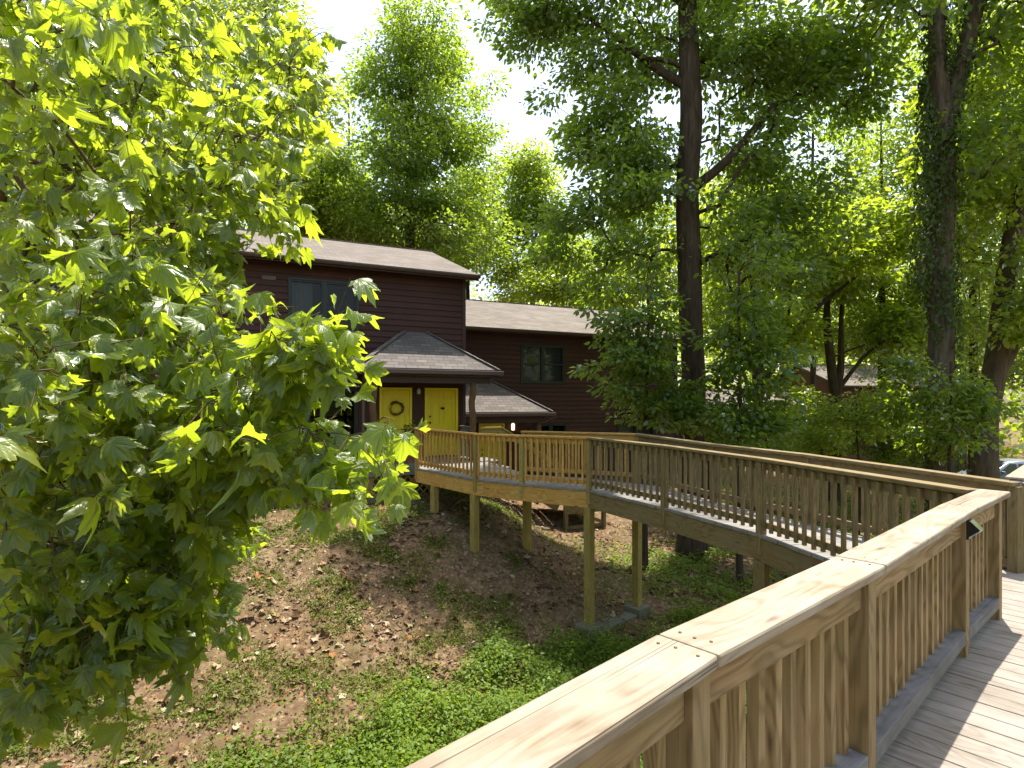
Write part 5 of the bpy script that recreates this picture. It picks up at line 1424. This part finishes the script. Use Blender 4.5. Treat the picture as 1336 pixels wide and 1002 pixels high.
tree('bent_tree', 'thin tree with a bare limb curving over the far railing', tuple(b), [(b[0], b[1], b[2] - .3), (b[0] + .1, b[1], 2.4), (b[0] - .1, b[1], 6), (b[0], b[1], 9)], [.15, .13, .1, .04],
     [(b[0] - .5, b[1], 7.2, 2.2, 2, 1.8, 2), (b[0] + 2.6, b[1], 7.0, 2.2, 2, 1.2, 1.5), (b[0] + .3, b[1], 4.0, 1.5, 1.5, 1.0, .7)], 110, 13000, .21, M['leaf_sun'], M['bark_dark'], .75, T_OVAL, first=.4, seed=305,
     extra=[([(b[0] + .1, b[1], 2.0), (b[0] + 1.0, b[1], 3.6), (b[0] + 2.2, b[1], 4.9), (b[0] + 3.4, b[1], 5.8)], [.11, .1, .08, .04]), ([(b[0] + 1.0, b[1], 3.6), (b[0] + 1.2, b[1], 5), (b[0] + 1.0, b[1], 6.4)], [.06, .05, .03])])
bgs = [('beech_tree', 'full green tree filling the gap between the tall tree and the slender one', 610, 40, 170, [(600, 290, 70, 50, 2), (625, 235, 50, 55, 1.4), (560, 330, 80, 40, 1)], M['leaf_mid'], 110, 9000, .3),
       ('beech_tree', 'low leafy tree over the lower roof beside the slender open tree', 735, 39, 290, [(735, 345, 50, 45, 2), (690, 360, 60, 40, 1)], M['leaf_sun'], 80, 6500, .3),
       ('beech_tree', 'tall leafy tree closing the sky beside the pale airy tree', 455, 38, 100, [(445, 230, 50, 60, 1.5), (470, 300, 60, 50, 1.5), (400, 310, 60, 50, 1)], M['leaf_mid'], 100, 8000, .3),
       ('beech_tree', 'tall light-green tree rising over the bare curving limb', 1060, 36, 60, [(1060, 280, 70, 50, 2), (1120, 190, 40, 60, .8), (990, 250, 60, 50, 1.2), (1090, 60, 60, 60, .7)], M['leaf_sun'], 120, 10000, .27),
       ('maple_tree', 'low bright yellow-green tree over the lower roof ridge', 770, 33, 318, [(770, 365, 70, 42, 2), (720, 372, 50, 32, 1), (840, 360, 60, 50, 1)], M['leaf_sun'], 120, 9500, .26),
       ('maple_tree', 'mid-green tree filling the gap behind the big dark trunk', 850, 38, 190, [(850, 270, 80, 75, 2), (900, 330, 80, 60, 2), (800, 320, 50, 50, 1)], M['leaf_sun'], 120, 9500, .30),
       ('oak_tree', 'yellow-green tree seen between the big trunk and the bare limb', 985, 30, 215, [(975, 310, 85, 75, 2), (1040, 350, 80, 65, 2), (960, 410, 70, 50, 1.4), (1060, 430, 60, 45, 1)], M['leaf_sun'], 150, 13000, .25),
       ('oak_tree', 'tall pale tree standing between the twin-stemmed and the ivy tree', 1150, 27, 130, [(1140, 260, 70, 70, 1.6), (1130, 350, 95, 75, 2), (1170, 430, 75, 55, 1.6), (1180, 180, 50, 60, 1)], M['leaf_sun'], 150, 13000, .23),
       ('beech_tree', 'tall sunlit tree behind the forked ivy trunk', 1270, 26, -60, [(1270, 60, 90, 90, 2), (1275, 180, 85, 90, 2), (1275, 300, 85, 80, 2), (1270, 400, 90, 60, 1.5)], M['leaf_sun'], 170, 14000, .23),
       ('beech_tree', 'pale leafy tree beside the leaning tan trunk at the deck end', 1370, 21, -80, [(1370, 60, 90, 90, 2), (1370, 200, 90, 90, 2), (1365, 350, 90, 80, 2), (1375, 450, 80, 60, 1)], M['leaf_pale'], 150, 12000, .21),
       ('beech_tree', 'dark green tree over the distant red house chimney', 1215, 40, 250, [(1210, 380, 90, 70, 2), (1120, 430, 80, 40, 1), (1260, 450, 70, 50, 1)], M['leaf_mid'], 110, 9000, .3),
       ('oak_tree', 'tall tree far behind between the red house and the big trunk', 1030, 46, 260, [(1030, 360, 90, 70, 2), (940, 400, 80, 60, 1.5), (1030, 450, 70, 40, 1)], M['leaf_mid'], 120, 9000, .32)]
for k, (nm, lb, u, dpt, tv, cr_, lm, nc, nl, ls) in enumerate(bgs):
    simple(nm, lb, u, dpt, tv, cr_, nc, nl, ls, lm, M['bark_dark'], .95, 400 + k, .2, 0, .25)
# woods that close the view all round
def woods():
    rng = np.random.default_rng(77); P_ = []
    n = 3000
    a = np.concatenate([rng.uniform(R(-62), R(62), 2000), rng.uniform(R(75), R(285), 1000)]); d_ = np.where(np.arange(n) < 2000, rng.uniform(48, 85, n), rng.uniform(30, 50, n))
    x, y = d_ * np.sin(a), d_ * np.cos(a)
    hmax = np.where(y < 10, 12, np.where(x > 3, 13, np.where(x < -6, 17, 9)) * (d_ / 55)); zz = GZ(x, y)
    c = np.stack([x, y, zz + rng.uniform(.02, 1, n) * hmax], 1)
    per = 36; ci = np.repeat(np.arange(n), per); m_ = len(ci)
    off = unit(rng.normal(0, 1, (m_, 3))) * (rng.random((m_, 1)) ** .4) * np.array([2.6, 2.6, 1.7])
    nr = rng.normal(0, .6, (m_, 3)); nr[:, 2] += .9
    v, f, r_, uv = leaves(c[ci] + off, rng.normal(0, 1, (m_, 3)), nr, rng.uniform(.4, .75, m_), T_OVAL, 0, rng)
    o = fast_mesh('distant_woods', v, f, M['leaf_sun'], None, r_); o['kind'] = 'stuff'; o['label'] = 'dense green woods closing the view behind everything'; o['category'] = 'woods'
woods()

# repeats of one kind share a group
GROUPS = {'tree': 'trees round the houses', 'house': 'houses among the trees', 'railing': 'guard rails of the boardwalk', 'potted plant': 'potted plants on the porch'}
for o in COL.objects:
    if o.parent is None and o.get('category') in GROUPS and 'group' not in o:
        o['group'] = GROUPS[o['category']]
